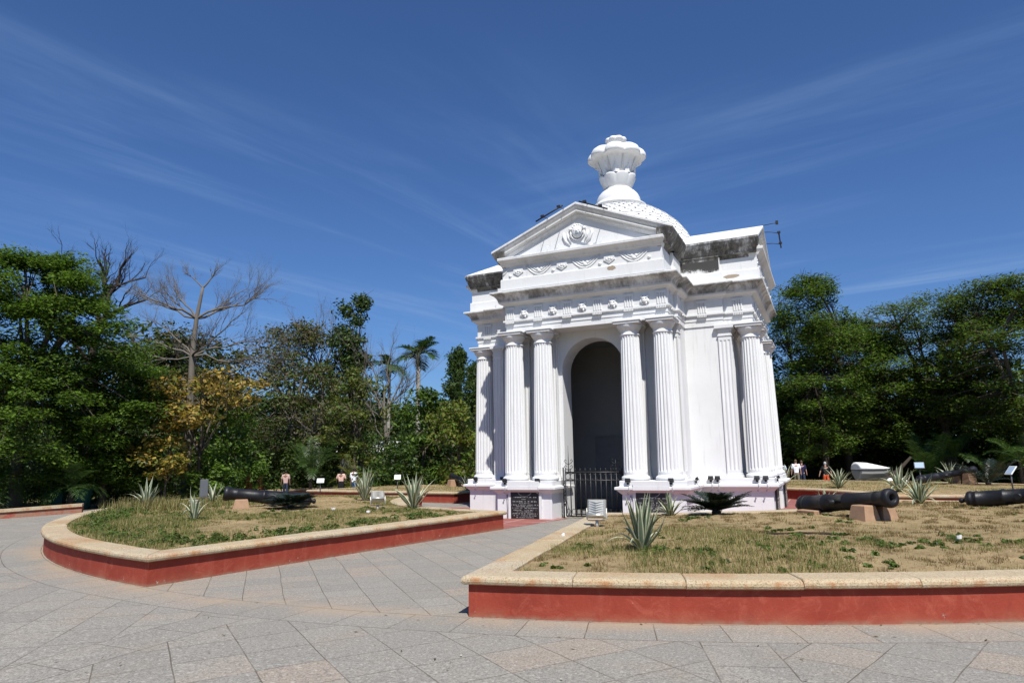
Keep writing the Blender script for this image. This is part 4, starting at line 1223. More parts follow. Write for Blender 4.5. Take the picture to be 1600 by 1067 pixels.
bare_tree('grey leafless thicket tree left of the royal palm trunk', -9.0, 48.0, TZ, 21, [(0, 0, -.2), (.1, 0, 3), (-.1, 0, 5.5)], 0.22,
          [(2, (-2.0, 0, 9.4), 0.08), (2, (0.2, .5, 9.7), 0.08), (2, (1.6, -.3, 8.9), 0.07), (2, (2.2, .4, 7.8), 0.06), (2, (-.9, -.4, 9.2), .06), (1, (-2.4, .5, 9.2), 0.08), (1, (2.2, -.6, 7.6), 0.08), (1, (-1.6, -.6, 7.0), 0.07)], 'barkgrey', 3, twist=0.12, kids=6, upward=0.4, spread=0.7)
palm('slim palm with ragged crown left of the royal palm', -9.9, 53.5, TZ, 22, 8.6, 11, 2.0, trunk_r=0.15, rise=0.5, droop=1.0, ll=0.6)
palm('tall royal palm with smooth pale trunk standing clear against the sky', -7.1, 50.0, TZ, 23, 8.9, 15, 2.2, trunk_r=0.2, rise=0.65, droop=0.95, ll=0.7, nl=26)
T_('narrow dark conical evergreen just left of the white pavilion', 'tree', -3.1, 38.0, TZ, 8.2, 0.85, 0.9, 95, 'cone', (0.40, 0.42), 150, 0.19, ['dark', 'mid'], [.75, .25], 24, bark='barkdark', trunk_r=0.15, fork=0.6, flat=-0.2, aspect=0.3)
T_('second dark conical evergreen partly behind the left corner of the pavilion', 'tree', -2.25, 39.2, TZ, 7.5, 0.8, 0.9, 85, 'cone', (0.40, 0.42), 150, 0.19, ['dark', 'mid'], [.75, .25], 25, bark='barkdark', trunk_r=0.15, fork=0.6, flat=-0.2, aspect=0.3)
T_('small loose yellow green tree in front of the conical evergreens', 'tree', -2.75, 34.4, TZ, 5.2, 1.25, 1.3, 30, 'column', (0.5, 0.4), 120, 0.2, ['lime', 'fresh', 'olive'], [.5, .3, .2], 26, trunk_r=0.07, fork=0.35, flat=0.1, irregular=0.35)
T_('round mid green tree between the royal palm and the conical evergreens', 'tree', -5.2, 40.0, TZ, 6.1, 2.2, 1.0, 44, 'dome', (0.85, 0.5), 190, 0.22, ['mid', 'dark', 'fresh'], [.5, .3, .2], 27, trunk_r=0.14, flat=0.5)
T_('drooping yellow green tree behind the two strollers', 'tree', -9.9, 43.0, TZ, 8.0, 1.9, 2.0, 40, 'column', (0.75, 0.35), 110, 0.24, ['lime', 'olive', 'mid'], [.38, .37, .25], 28, trunk_r=0.13, flat=0.2, irregular=0.4, aspect=0.3)
palm('cluster of arching areca palms behind the cannon at left', -11.9, 40.5, TZ, 29, 1.5, 24, 2.3, name='palm_cluster', trunk_r=0.10, rise=0.85, droop=1.15, ll=0.42, lw=0.03, nl=22, trunkmat='barkdark', clump=True, crownshaft=False)
palm('pale arching palm frond clump in front of the drooping yellow green tree', -9.0, 40.5, TZ, 30, 0.5, 14, 2.3, name='palm_cluster', trunk_r=0.08, leafmat='lime', rise=0.9, droop=1.1, ll=0.4, lw=0.03, nl=20, trunkmat='barkdark', clump=True, crownshaft=False)
palm('low palm with drooping fronds under the far left tree', -22.4, 29.6, TZ, 31, 1.2, 16, 2.0, trunk_r=0.12, rise=0.8, droop=1.15, ll=0.45, lw=0.03, nl=20, crownshaft=False, trunkmat='barkdark')
palm('second low palm nearer the iron railing at left', -19.6, 30.6, TZ, 32, 1.0, 14, 1.8, trunk_r=0.12, rise=0.8, droop=1.15, ll=0.42, lw=0.03, nl=20, crownshaft=False, trunkmat='barkdark')
T_('glossy green shrub behind the junction box at left', 'shrub', -14.9, 34.4, TZ, 2.7, 1.3, 0.4, 24, 'dome', (0.55, 0.35), 150, 0.2, ['fresh', 'mid', 'dark'], [.4, .4, .2], 33, trunk_r=0.06, fork=0.3, name='shrub')
T_('dark rounded shrub between the strollers and the pavilion', 'shrub', -6.3, 37.0, TZ, 2.8, 1.7, 0.3, 26, 'dome', (0.6, 0.4), 150, 0.2, ['dark', 'mid'], [.65, .35], 34, trunk_r=0.06, fork=0.3, name='shrub')
# right side
T_('tall open green tree with bare top twigs beside the right corner of the pavilion', 'tree', 20.0, 44.6, TZ, 13.8, 3.8, 2.2, 190, 'dome', (0.95, 0.5), 400, 0.15, ['fresh', 'mid', 'olive', 'dark'], [.28, .42, .15, .15], 41, bark='barkdark', trunk_r=0.26, flat=0.9, twigs=5, shell=0.1, irregular=0.35)
T_('broad bright green tree over the white boat', 'tree', 22.9, 47.0, TZ, 11.3, 4.8, 2.8, 200, 'dome', (1.15, 0.48), 420, 0.155, ['fresh', 'mid', 'olive', 'dark'], [.26, .42, .17, .15], 42, bark='barkdark', trunk_r=0.32, flat=1.0, shell=0.1, irregular=0.25, fork=0.3)
T_('spreading flat topped tree with sky showing through its branches', 'tree', 28.4, 45.0, TZ, 12.3, 5.4, 4.6, 200, 'umbrella', (1.2, 0.38), 340, 0.15, ['mid', 'fresh', 'olive'], [.46, .18, .36], 43, bark='bark', trunk_r=0.36, flat=1.0, twigs=2, shell=0.1, fork=0.3, nlimb=9)
T_('tall dense tree at the right edge of the park', 'tree', 29.9, 40.0, TZ, 12.5, 4.5, 3.4, 180, 'dome', (1.1, 0.42), 360, 0.15, ['mid', 'fresh', 'dark', 'olive'], [.42, .14, .2, .24], 44, bark='bark', trunk_r=0.36, flat=1.0, shell=0.1, twigs=2, fork=0.3)
T_('lower dark tree under the spreading flat topped tree', 'tree', 26.5, 50.5, TZ, 8.4, 4.2, 1.4, 70, 'dome', (1.1, 0.55), 200, 0.24, ['dark', 'mid', 'olive'], [.6, .25, .15], 45, bark='barkdark', trunk_r=0.25, flat=0.6)
T_('dark shady tree directly behind the right side of the pavilion', 'tree', 16.8, 47.5, TZ, 9.4, 3.4, 1.2, 64, 'dome', (1.0, 0.55), 200, 0.24, ['dark', 'mid', 'fresh'], [.6, .28, .12], 46, bark='barkdark', trunk_r=0.24, flat=0.6)
T_('dark understorey tree between the boat and the palms', 'tree', 31.2, 49.5, TZ, 7.4, 4.6, 0.8, 70, 'dome', (1.1, 0.6), 190, 0.26, ['dark', 'mid', 'olive'], [.6, .25, .15], 47, bark='barkdark', trunk_r=0.24, flat=0.6)
palm('palm with long drooping fronds behind the far right cannon', 26.6, 41.5, TZ, 48, 1.7, 20, 2.3, trunk_r=0.13, rise=0.75, droop=1.15, ll=0.5, lw=0.035, nl=24, crownshaft=False, trunkmat='barkdark')
palm('darker palm at the right edge beside the tilted information board', 26.4, 36.0, TZ, 49, 1.5, 16, 2.3, trunk_r=0.13, leafmat='palm', rise=0.75, droop=1.15, ll=0.5, lw=0.035, nl=24, crownshaft=False, trunkmat='barkdark')
palm('bushy palm clump left of the drooping palm', 25.4, 42.0, TZ, 50, 0.6, 16, 2.0, name='palm_cluster', trunk_r=0.14, rise=1.2, droop=0.9, ll=0.5, nl=20, clump=True, crownshaft=False)
T_('light green low shrub at the far right edge', 'shrub', 25.0, 32.2, TZ, 2.5, 1.3, 0.3, 22, 'dome', (0.5, 0.35), 140, 0.18, ['lime', 'fresh', 'mid'], [.3, .4, .3], 51, trunk_r=0.06, fork=0.3, name='shrub')
# thick trunk that leans across in front of the boat
m = MB(); root = empty('leaning_trunk', (20.9, 40.6, TZ), 0, 'thick dark fallen limb leaning across the stern of the white boat', 'tree limb')
m.tube([(2.6, .2, 1.75), (1.9, 0.1, 1.15), (1.2, 0, .62), (.5, -.1, .28), (-.3, -.1, .1), (-1.0, 0, .02)], [.07, .11, .16, .2, .22, .16], 9)
m.tube([(1.2, 0, .62), (1.5, -.2, .5), (2.2, -.4, .35)], [.11, .08, .04], 7)
m.build('trunk', MAT['barkdark'], root)

# undergrowth and the far wood, each read as one mass
rnd = np.random.default_rng(77)
cs, rs = [], []
def band(x0, y0, x1, y1, n, h, r):
    for i in range(n):
        t = rnd.random(); z = TZ + h * rnd.random() ** 1.3
        cs.append((x0 + (x1-x0)*t + rnd.normal() * 0.8, y0 + (y1-y0)*t + rnd.normal() * 1.2, z)); k = rnd.uniform(0.7, 1.3)
        rs.append((r*k, r*k, r*0.6*k))
band(-34, 36, -20, 40, 120, 3.4, 0.9); band(-21, 41, -12, 45, 100, 3.4, 0.9); band(-13, 45, -1, 42, 110, 3.4, 0.9)
band(-34, 42, -10, 50, 150, 4.6, 1.1); band(-12, 50, 0, 48, 90, 4.6, 1.0); band(16, 52, 40, 48, 160, 5.0, 1.1); band(-1, 42, 14, 46, 60, 3.0, 1.0); band(14, 47, 24, 51, 110, 3.6, 0.9); band(26, 47, 40, 44, 120, 3.6, 0.9); band(30, 42, 40, 36, 70, 2.6, 0.9)
V = clump_leaves(rnd, cs, rs, 130, 0.20, 0.3)
o = quads_mesh('undergrowth', V, [L['dark'], L['mid'], L['olive']], rnd.choice(3, size=len(V), p=[.62, .25, .13])); tag(o, kind='stuff')
cs, rs = [], []
for i in range(1100):
    a = math.radians(rnd.uniform(-48, 52)); D = rnd.uniform(57, 72); hh = 8.6 + 2.2 * math.sin(a * 9) + 1.5 * math.sin(a * 23 + 1)
    if -9 < math.degrees(a) < -5: hh = 6.2
    z = TZ + hh * rnd.random() ** (0.8 if i % 2 else 2.0); k = rnd.uniform(0.8, 1.5)
    cs.append((D * math.sin(a), D * math.cos(a), z)); rs.append((2.0*k, 2.0*k, 1.2*k))
V = clump_leaves(rnd, cs, rs, 170, 0.50, 0.4)
o = quads_mesh('far_wood', V, [L['dark'], L['mid'], L['olive']], rnd.choice(3, size=len(V), p=[.55, .3, .15])); tag(o, kind='stuff')

# ------------------------------------------------------------------ grass and weeds of the beds
rnd = np.random.default_rng(5)
def blades(P, h, lean, w, yaw=None):
    N = len(P); a = rnd.uniform(0, 2*math.pi, N) if yaw is None else yaw
    d = np.stack([np.cos(a), np.sin(a), np.zeros(N)], 1); s = np.stack([-np.sin(a), np.cos(a), np.zeros(N)], 1)
    w = w[:, None]; tip = P + d * (h * lean)[:, None] + np.array([0, 0, 1.0]) * (h * np.sqrt(np.maximum(0.05, 1 - np.minimum(lean, .97)**2)))[:, None]
    return np.stack([P - s*w, P + s*w, tip + s*w*0.15, tip - s*w*0.15], 1)
def nz(x, y, s, o=0.0): return mnoise.noise(Vector((x*s + o, y*s - o, o)))
GV, GM = [], []
GN = ['straw', 'gstraw', 'grass', 'dgrass']
def sow(k, tufts, per, rule):
    pts, hs, ms, sp = [], [], [], []
    for i in range(tufts):
        R = math.sqrt(rnd.uniform((R_IN + .34)**2, (R_OUT - .42)**2)); dd = math.degrees(0.36 / R)
        d = rnd.uniform(A0 + dd, A1 - dd) + 90 * k
        x, y = pol(R, d); u, v = x, -y
        r = rule(u, v, R, d)
        if r is None: continue
        h, wts, spread, n = r
        z = bed_z(u, v) - 0.01
        X, Y = wr(u, v)
        for q in range(max(1, int(per * n))):
            pts.append((X + rnd.normal() * spread, Y + rnd.normal() * spread, z)); hs.append(h * rnd.uniform(0.4, 1.1)); ms.append(rnd.choice(4, p=wts))
    P = np.array(pts); h = np.array(hs)
    GV.append(blades(P, h, rnd.uniform(0.3, 0.985, len(P)), rnd.uniform(0.0012, 0.0024, len(P)) + 0.00016 * np.hypot(P[:, 0], P[:, 1]))); GM.append(np.array(ms))
def rule_right(u, v, R, d):
    e = R_OUT - R; g = nz(u, v, 0.5, 3.1); c = nz(u, v, 1.6, 9.2); s = nz(u, v, 4.2, 5.5); f = nz(u, v, 9.0, 2.5)
    left = (d < 24)
    if e < (4.6 if left else 2.4) and (g + (0.34 if left else 0.02) + 0.6*c + 0.3*s) > 0.16:
        return (0.085 + 0.05 * max(0, s) + (0.04 if left and e < 1.6 else 0), (.26, .40, .28, .06), 0.05, 1.0)
    if s + 0.7 * f > 0.27: return (0.065, (.26, .08, .01, .65), 0.032, 1.9)
    if c + 0.4 * s > 0.36: return (0.05, (.30, .38, .30, .02), 0.07, 0.9)
    if rnd.random() < 0.40: return (0.035, (.62, .18, .02, .18), 0.06, 0.5)
    return None
def rule_left(u, v, R, d):
    e = R_OUT - R; g = nz(u, v, 0.42, 1.3); c = nz(u, v, 1.3, 4.2); s = nz(u, v, 3.6, 8.8); f = nz(u, v, 8.0, 2.5)
    if g + 0.5 * c + 0.25 * s > 0.10 and 1.7 < e:
        return (0.04, (.55, .30, .03, .12), 0.06, 0.5) if rnd.random() < 0.35 else None
    if s + 0.5 * f > 0.26 or (e < 2.4 and c > -0.1): return (0.10 + 0.05 * max(0, c), (.14, .38, .44, .04), 0.05, 1.2)
    if e < 4.5 or g < -0.1: return (0.07, (.26, .42, .26, .06), 0.06, 1.1)
    return (0.05, (.42, .38, .14, .06), 0.06, 0.8)
def rule_back(u, v, R, d):
    g = nz(u, v, 0.5, 2.2); s = nz(u, v, 3.0, 6.0)
    if g + 0.4 * s > 0.0: return (0.075, (.28, .40, .28, .04), 0.08, 1.0)
    return (0.05, (.58, .30, .04, .08), 0.08, 0.8)
sow(0, 30000, 8, rule_right); sow(-1, 30000, 8, rule_left); sow(-2, 6500, 6, rule_back); sow(1, 7000, 6, rule_back)
# longer grass mound under the agave at the far left of the left bed
P = []; 
for i in range(2600):
    a = rnd.uniform(0, 6.28); r = abs(rnd.normal()) * 0.75; X, Y = -9.7 + r*math.cos(a)*1.5, 18.7 + r*math.sin(a)
    u, v = tolocal(X, Y)
    if math.hypot(u, v) < R_OUT - 0.5: P.append((X, Y, bed_z(u, v)))
P = np.array(P); GV.append(blades(P, rnd.uniform(0.2, 0.42, len(P)), rnd.uniform(0.1, 0.8, len(P)), np.full(len(P), 0.007))); GM.append(rnd.choice(4, size=len(P), p=[.3, .38, .28, .04]))
V = np.concatenate(GV); M_ = np.concatenate(GM)
o = quads_mesh('grass', V, [L[k] for k in GN], M_); tag(o, kind='stuff')

# leafy weeds and creeping ground cover
cs, rs = [], []
def weeds(u, v, n, sp, r):
    for i in range(n):
        uu, vv = u + rnd.normal() * sp, v + rnd.normal() * sp
        R = math.hypot(uu, vv); d = math.degrees(math.atan2(uu, vv)) % 90
        if R > R_OUT - 0.48 or R < R_IN + 0.45 or R * math.radians(min(d - A0, A1 - d)) < 0.45: continue
        X, Y = wr(uu, vv); k = rnd.uniform(0.6, 1.3); cs.append((X, Y, bed_z(uu, vv) + r * 0.25)); rs.append((r*k, r*k, r*0.55*k))
for i in range(26):
    a = math.radians(-10.5 - 22 * i / 25 + rnd.normal()); R = R_OUT - 0.72 - abs(rnd.normal()) * 0.2
    weeds(R*math.sin(a), R*math.cos(a), 2, 0.10, 0.13)
for i in range(20):
    a = math.radians(-33 - 19 * i / 19); R = R_OUT - 0.72 - abs(rnd.normal()) * 0.3
    weeds(R*math.sin(a), R*math.cos(a), 4, 0.18, 0.20)
for i in range(34): 
    R = R_IN + 0.8 + 6.6 * rnd.random(); a = math.radians(-A0) - (0.62 + abs(rnd.normal()) * 0.35) / R
    weeds(R*math.sin(a), R*math.cos(a), 3, 0.15, 0.09)
for X, Y, n, sp, r in ((4.74, 9.38, 5, 0.08, 0.09), (4.7, 9.0, 4, 0.1, 0.07), (4.25, 10.9, 9, 0.28, 0.06), (3.3, 12.9, 7, 0.2, 0.055), (1.9, 8.95, 7, 0.16, 0.10), (2.3, 8.7, 8, 0.3, 0.07), (5.6, 9.2, 6, 0.25, 0.06), (3.4, 9.3, 8, 0.35, 0.05), (6.4, 9.1, 6, 0.2, 0.055), (4.4, 10.2, 8, .3, .06), (0.9, 9.6, 6, .2, .06)):
    u, v = tolocal(X, Y); weeds(u, v, n, sp, r)
for i in range(70):
    R = math.sqrt(rnd.uniform((R_IN + .8)**2, (R_OUT - .8)**2)); d = math.radians(rnd.uniform(-78, -11)); u, v = R*math.sin(d), R*math.cos(d)
    if nz(u, v, 0.42, 1.3) < 0.12: weeds(u, v, 7, 0.24, 0.055)
for i in range(46):
    R = math.sqrt(rnd.uniform((R_IN + 1.5)**2, (R_OUT - .7)**2)); d = math.radians(rnd.uniform(11, 62)); u, v = R*math.sin(d), R*math.cos(d)
    if R > 12.5 or rnd.random() < 0.25: weeds(u, v, 5, 0.2, 0.045)
V = clump_leaves(rnd, cs, rs, 46, 0.05, 0.5, 0.5, 0.0)
o = quads_mesh('ground_cover', V, [L['mid'], L['grass'], L['dark']], rnd.choice(3, size=len(V), p=[.45, .35, .2])); tag(o, kind='stuff')

# ------------------------------------------------------------------ agaves and cycads
def bz(X, Y):
    u, v = tolocal(X, Y); return bed_z(u, v)
def agave(X, Y, h, n, label, seed, spread=0.55, wid=0.05, name='agave'):
    rg = random.Random(seed); root = empty(name, (X, Y, bz(X, Y) - 0.01), rg.uniform(0, 6.28), label, 'agave', 'striped agaves in the planter beds')
    m = MB()
    for i in range(n):
        q = i / n; a = i * 2.39996; ln = h * rg.uniform(0.85, 1.2) * (1.12 if q > 0.25 else 1.0)
        el = math.radians(36 + 50 * q ** 0.8 + rg.uniform(-8, 8)); bend = rg.uniform(-0.10, 0.30) * (1.25 - q)
        d = Vector((math.cos(a), math.sin(a), 0)); s = Vector((-d.y, d.x, 0)); k = 7; rows = []
        for j in range(k + 1):
            t = j / k; e_ = el - bend * t * t * 2.4
            p = d * (ln * t * math.cos(e_) * (spread / 0.55) + 0.03) + Vector((0, 0, ln * t * math.sin(e_)))
            w = wid * (0.62 + 0.55 * math.sin(math.pi * min(1, t * 0.9 + 0.08))) * (1 - t ** 3.2) + 0.001
            upn = (d * -math.sin(e_) + Vector((0, 0, math.cos(e_))))
            rows.append([p - s*w + upn*w*0.42, p - s*w*0.62 + upn*w*0.14, p, p + s*w*0.62 + upn*w*0.14, p + s*w + upn*w*0.42])
        b = len(m.v); vs = [x for r in rows for x in r]; fs, ms = [], []
        for j in range(k):
            for c in range(4):
                fs.append((b + j*5 + c, b + j*5 + c+1, b + (j+1)*5 + c+1, b + (j+1)*5 + c)); ms.append(1 if c in (0, 3) else 0)
        m.v += [tuple(x) for x in vs]; m.f += fs; m.m += ms; m.s += [True] * len(fs)
    m.build('leaf_rosette', [L['agave'], L['cream']], root)
    return root
agave(1.65, 9.17, 0.58, 30, 'largest striped agave with sword leaves near the front coping', 1, 0.42, 0.034)
agave(3.30, 14.81, 0.42, 20, 'small striped agave in front of the right plaque', 2, 0.5, 0.03)
agave(7.05, 15.75, 0.42, 16, 'small sparse agave behind the nearest cannon barrel', 3, 0.5, 0.028)
agave(9.9, 17.0, 0.62, 24, 'striped agave on a dark grassy tuft right of the cannon muzzle', 4, 0.6, 0.035)
agave(12.3, 22.2, 0.72, 26, 'striped agave behind the muzzle of the nearest cannon', 5, 0.6, 0.038)
agave(11.9, 25.4, 0.66, 26, 'striped agave in the far bed below the group of visitors', 6, 0.6, 0.036)
agave(17.3, 27.5, 0.78, 22, 'striped agave behind the thin far cannon barrel', 7, 0.6, 0.036)
agave(11.6, 29.6, 0.8, 16, 'agave peeping out behind the right corner of the plinth', 8, 0.5, 0.036)
agave(-9.95, 18.75, 0.72, 24, 'pale striped agave on a mound of long grass in the left bed', 9, 0.45, 0.034)
agave(-6.76, 14.72, 0.55, 12, 'thin spiky agave alone in the middle of the left bed', 10, 0.4, 0.028)
agave(-9.2, 21.2, 0.55, 12, 'agave behind the raised muzzle of the left cannon', 11, 0.55, 0.032)
agave(-4.72, 21.9, 0.86, 34, 'upright bushy striped agave just right of the strollers', 12, 0.32, 0.034)
agave(-2.66, 18.3, 0.86, 22, 'wide striped agave nearest the left corner of the pavilion', 13, 0.55, 0.044)
agave(-1.93, 28.4, 0.6, 16, 'agave beside the left side of the plinth', 14, 0.5, 0.036)

def cycad(X, Y, flen, n, label, seed, rise=0.6):
    rg = random.Random(seed); rn = np.random.default_rng(seed)
    root = empty('cycad', (X, Y, bz(X, Y)), 0, label, 'cycad', 'dark cycads in the planter beds')
    Vs = []; st = MB(); st.lathe([(0.05, -0.03), (0.09, 0.0), (0.10, 0.06), (0.06, 0.12)], 8)
    for i in range(n):
        a = i * 2.39996 + rg.uniform(-.2, .2); q = rg.random()
        pts = frond(Vs, (0.04*math.cos(a), 0.04*math.sin(a), 0.09), (math.cos(a), math.sin(a)), flen * rg.uniform(0.85, 1.1), flen * rise * (0.35 + 0.9*q), 0.35, 22, 0.022, flen * 0.21, rn, 0.75, 0.5)
        st.tube(pts, [0.012 * (1 - 0.8*k/8) for k in range(9)], 4, m=1, cap=False)
    quads_mesh('leaf_crown', np.array(Vs), [L['cycad']], None, root)
    st.build('stem', [MAT['barkdark'], L['cycad']], root)
cycad(4.09, 14.15, 0.66, 52, 'dark spreading cycad in front of the right plinth', 1, 0.62)
cycad(-5.75, 17.9, 0.66, 42, 'dark low cycad at the breech of the left cannon', 2, 0.5)
cycad(17.74, 25.96, 1.15, 18, 'large dark cycad over the muzzle of the far right cannon', 3, 0.75)

# ------------------------------------------------------------------ cannons
def cannon_mesh():
    prof = [(0.0, -0.26), (0.045, -0.255), (0.062, -0.225), (0.058, -0.19), (0.038, -0.165), (0.04, -0.145), (0.10, -0.12), (0.165, -0.085), (0.188, -0.06), (0.196, -0.03), (0.196, 0.0), (0.182, 0.012), (0.180, 0.08), (0.190, 0.085), (0.190, 0.115), (0.178, 0.12),
            (0.172, 0.55), (0.180, 0.56), (0.180, 0.60), (0.166, 0.61), (0.154, 1.05), (0.161, 1.06), (0.161, 1.10), (0.150, 1.11), (0.135, 1.72), (0.140, 1.73), (0.140, 1.76), (0.134, 1.77), (0.142, 1.86), (0.162, 1.94), (0.170, 1.965), (0.172, 2.01), (0.160, 2.04), (0.142, 2.055), (0.138, 2.06), (0.09, 2.062), (0.066, 2.055), (0.064, 1.75), (0.0, 1.74)]
    m = MB(); m.lathe(prof, 32, cap=False); return m
CM = cannon_mesh()
def cannon(bx, by, bzc, mx_, my_, mzc, label, scale=1.0, blocks=True, low_slab=False, blabel=None):
    a, b = Vector((bx, by, bzc)), Vector((mx_, my_, mzc)); d = (b - a).normalized(); Ln = (b - a).length / 2.05
    root = empty('cannon', a, 0, label, 'cannon', 'old cannons in the planter beds')
    root.rotation_euler = d.to_track_quat('Z', 'Y').to_euler()
    root.scale = (scale, scale, Ln)
    global CAN0
    if CAN0 is None: o = CM.build('barrel', MAT['gun'], root); CAN0 = o
    else:
        o = CAN0.copy(); COL.objects.link(o); o.parent = root
    zl = root.rotation_euler.to_matrix().inverted() @ Vector((0, 0, 1)).cross(d).normalized()
    t = MB(); t.tube([zl * -0.27 + Vector((0, 0, 0.86)), zl * 0.27 + Vector((0, 0, 0.86))], 0.062, 14)
    t.build('trunnion', MAT['gun'], root)
    hd = Vector((d.x, d.y, 0)).normalized(); sd = Vector((-hd.y, hd.x, 0)); rz = math.atan2(hd.y, hd.x)
    if blocks:
        for s in (-1, 1):
            p = a + d * (1.62 * Ln) + sd * s * 0.20; g0 = bz(p.x, p.y) if math.hypot(*tolocal(p.x, p.y)) < R_OUT else 0.4
            zt = p.z - 0.165 * scale + 0.075 - g0
            k = MB(); w0, w1, l0, l1 = 0.17, 0.12, 0.21, 0.16
            k.loft([[(-l0, -w0, -0.05), (l0, -w0, -0.05), (l0, w0, -0.05), (-l0, w0, -0.05)], [(-l0*0.98, -w0*0.98, 0.0), (l0*0.98, -w0*0.98, 0.0), (l0*0.98, w0*0.98, 0), (-l0*0.98, w0*0.98, 0)],
                    [(-l1, -w1, zt-0.015), (l1, -w1, zt-0.015), (l1, w1, zt-0.015), (-l1, w1, zt-0.015)], [(-l1+.015, -w1+.015, zt), (l1-.015, -w1+.015, zt), (l1-.015, w1-.015, zt), (-l1+.015, w1-.015, zt)]])
            o = k.build('stone_block', MAT['block']); o.location = (p.x, p.y, g0); o.rotation_euler = (0, 0, rz)
            tag(o, blabel[0 if s < 0 else 1], 'stone block', 'stone blocks propping cannon barrels')
    if low_slab:
        p = a + d * 0.35 - sd * 0.22
        k = MB(); k.bevbox((-0.24, -0.09, -0.02), (0.24, 0.09, 0.07), 0.012)
        o = k.build('stone_slab', MAT['block']); o.location = (p.x, p.y, bz(p.x, p.y)); o.rotation_euler = (0.04, 0, rz + 0.1)
        tag(o, 'flat brown stone slab lying under the breech of the nearest cannon', 'stone slab')
CAN0 = None
cannon(6.02, 14.4, 0.60, 6.62, 12.2, 0.85, 'black cannon with its open muzzle raised towards the viewer in the right bed', 1.0, True, True,
       ['brown stone block nearer the path under the muzzle of the nearest cannon', 'brown stone block on the far side under the muzzle of the nearest cannon'])
cannon(-5.72, 19.06, 0.60, -7.66, 18.30, 0.86, 'black cannon with a bright glint along its top in the left bed', 1.12, True, False,
       ['brown stone block at the back under the left cannon', 'brown stone block in front under the left cannon'])
cannon(15.2, 25.9, 0.66, 17.75, 26.64, 0.98, 'thin black cannon in the far bed with muzzle under the large cycad', 0.82, True, False,
       ['brown stone block nearer the viewer under the far thin cannon', 'brown stone block at the rear under the far thin cannon'])
cannon(10.02, 15.23, 0.60, 11.36, 13.61, 0.84, 'black cannon at the right edge of the picture showing its knobbed breech', 0.95, True, False,
       ['brown stone block left under the cannon at the right edge', 'brown stone block right under the cannon at the right edge'])
cannon(-1.95, 31.3, 0.56, -2.98, 33.0, 0.90, 'black cannon mostly hidden behind the left corner of the plinth', 0.95, True, False,
       ['brown stone block left under the hidden cannon', 'brown stone block right under the hidden cannon'])

# ------------------------------------------------------------------ floodlights on the plinth and in the beds
def plinth_flood():
    root = empty('floodlight', (0, 0, 0)); h = MB()
    M1 = Matrix.Translation((0, -0.10, 1.06)) @ Matrix.Rotation(math.radians(-38), 4, 'X')
    h.loft([[(-.10, -.035, -.05), (.10, -.035, -.05), (.10, .05, -.05), (-.10, .05, -.05)], [(-.105, -.06, .03), (.105, -.06, .03), (.105, .07, .03), (-.105, .07, .03)], [(-.11, -.065, .045), (.11, -.065, .045), (.11, .075, .045), (-.11, .075, .045)]], M=M1)
    for i in range(5): h.box((-.08 + i*.036, -.03, -.075), (-.07 + i*.036, .04, -.048), M=M1)
    h.build('head', MAT['iron'], root)
    g_ = MB(); g_.box((-.095, -.055, .046), (.095, .065, .052), M=M1); g_.build('glass', MAT['lampglass'], root)
    b = MB(); b.tube([(-.115, -.10, 1.05), (-.115, -.05, 0.98), (-.03, -.03, .95), (.03, -.03, .95), (.115, -.05, .98), (.115, -.10, 1.05)], 0.011, 5)
    b.bevbox((-.05, -.09, .865), (.04, -.02, .965), .008); b.build('bracket', MAT['iron'], root)
    c = MB(); c.tube([(.03, -.06, .89), (.05, -.15, .80), (.07, -.19, .72), (.04, -.17, .66), (-.01, -.13, .63), (.02, -.06, .60)], 0.012, 5); c.build('cable', MAT['conduit'], root)
    for ch in root.children:
        for v in ch.data.vertices:
            k = 0.62 if ch.name.split('.')[0] != 'cable' else 0.8
            v.co = (v.co.x * k, -0.03 + (v.co.y + 0.03) * k, 1.035 + (v.co.z - 1.035) * k)
    return root
fl0 = plinth_flood()
FL = [(-1, -1.36, 4.61, 'floodlight on the plinth ledge at the right end of the left plaque'), (-1, -2.36, 4.61, 'floodlight on the plinth ledge at the left end of the left plaque'),
      (-1, 1.18, 4.61, 'floodlight on the plinth ledge just right of the gate'), (-1, 2.3, 4.61, 'floodlight on the plinth ledge at the right end of the right plaque'),
      (0, -4.30, 2.69, 'floodlight on the far left corner of the plinth'), (0, -3.35, 2.69, 'floodlight in the left recess of the plinth beside the left plaque'),
      (0, 2.98, 2.69, 'floodlight on the plinth in the corner below the plain right wall'), (0, 3.16, 2.69, 'floodlight on the plinth behind the dark cycad'),
      (0, 4.18, 2.69, 'floodlight on the plinth below the corner column at right'), (1, 4.40, 2.69, 'floodlight at the right outer corner of the plinth'),
      (2, 4.61, 2.2, 'floodlight on the right face of the plinth seen edge on'), (2, 2.69, 3.6, 'floodlight on the side of the front plinth facing right')]
first = True
cab = MB(); cab.tube([(0, -.03, .66), (0.01, -.025, .3), (0, -.02, 0.0)], 0.014, 5)
for kind_, u, v, lab in FL:
    t = fl0 if first else copy_tree(fl0); first = False
    X, Y = wr(u, v); t.location = (X, Y, 0)
    t.rotation_euler = (0, 0, -TH + (math.pi/2 if kind_ == 2 else 0))
    tag(t, lab, 'floodlight', 'floodlights along the plinth')
for u, v in ((-1.30, 4.56), (-2.33, 4.56), (1.22, 4.56), (3.2, 2.64)):
    o = cab.build('conduit', MAT['conduit'], PAV); o.location = (u, -v, 0)

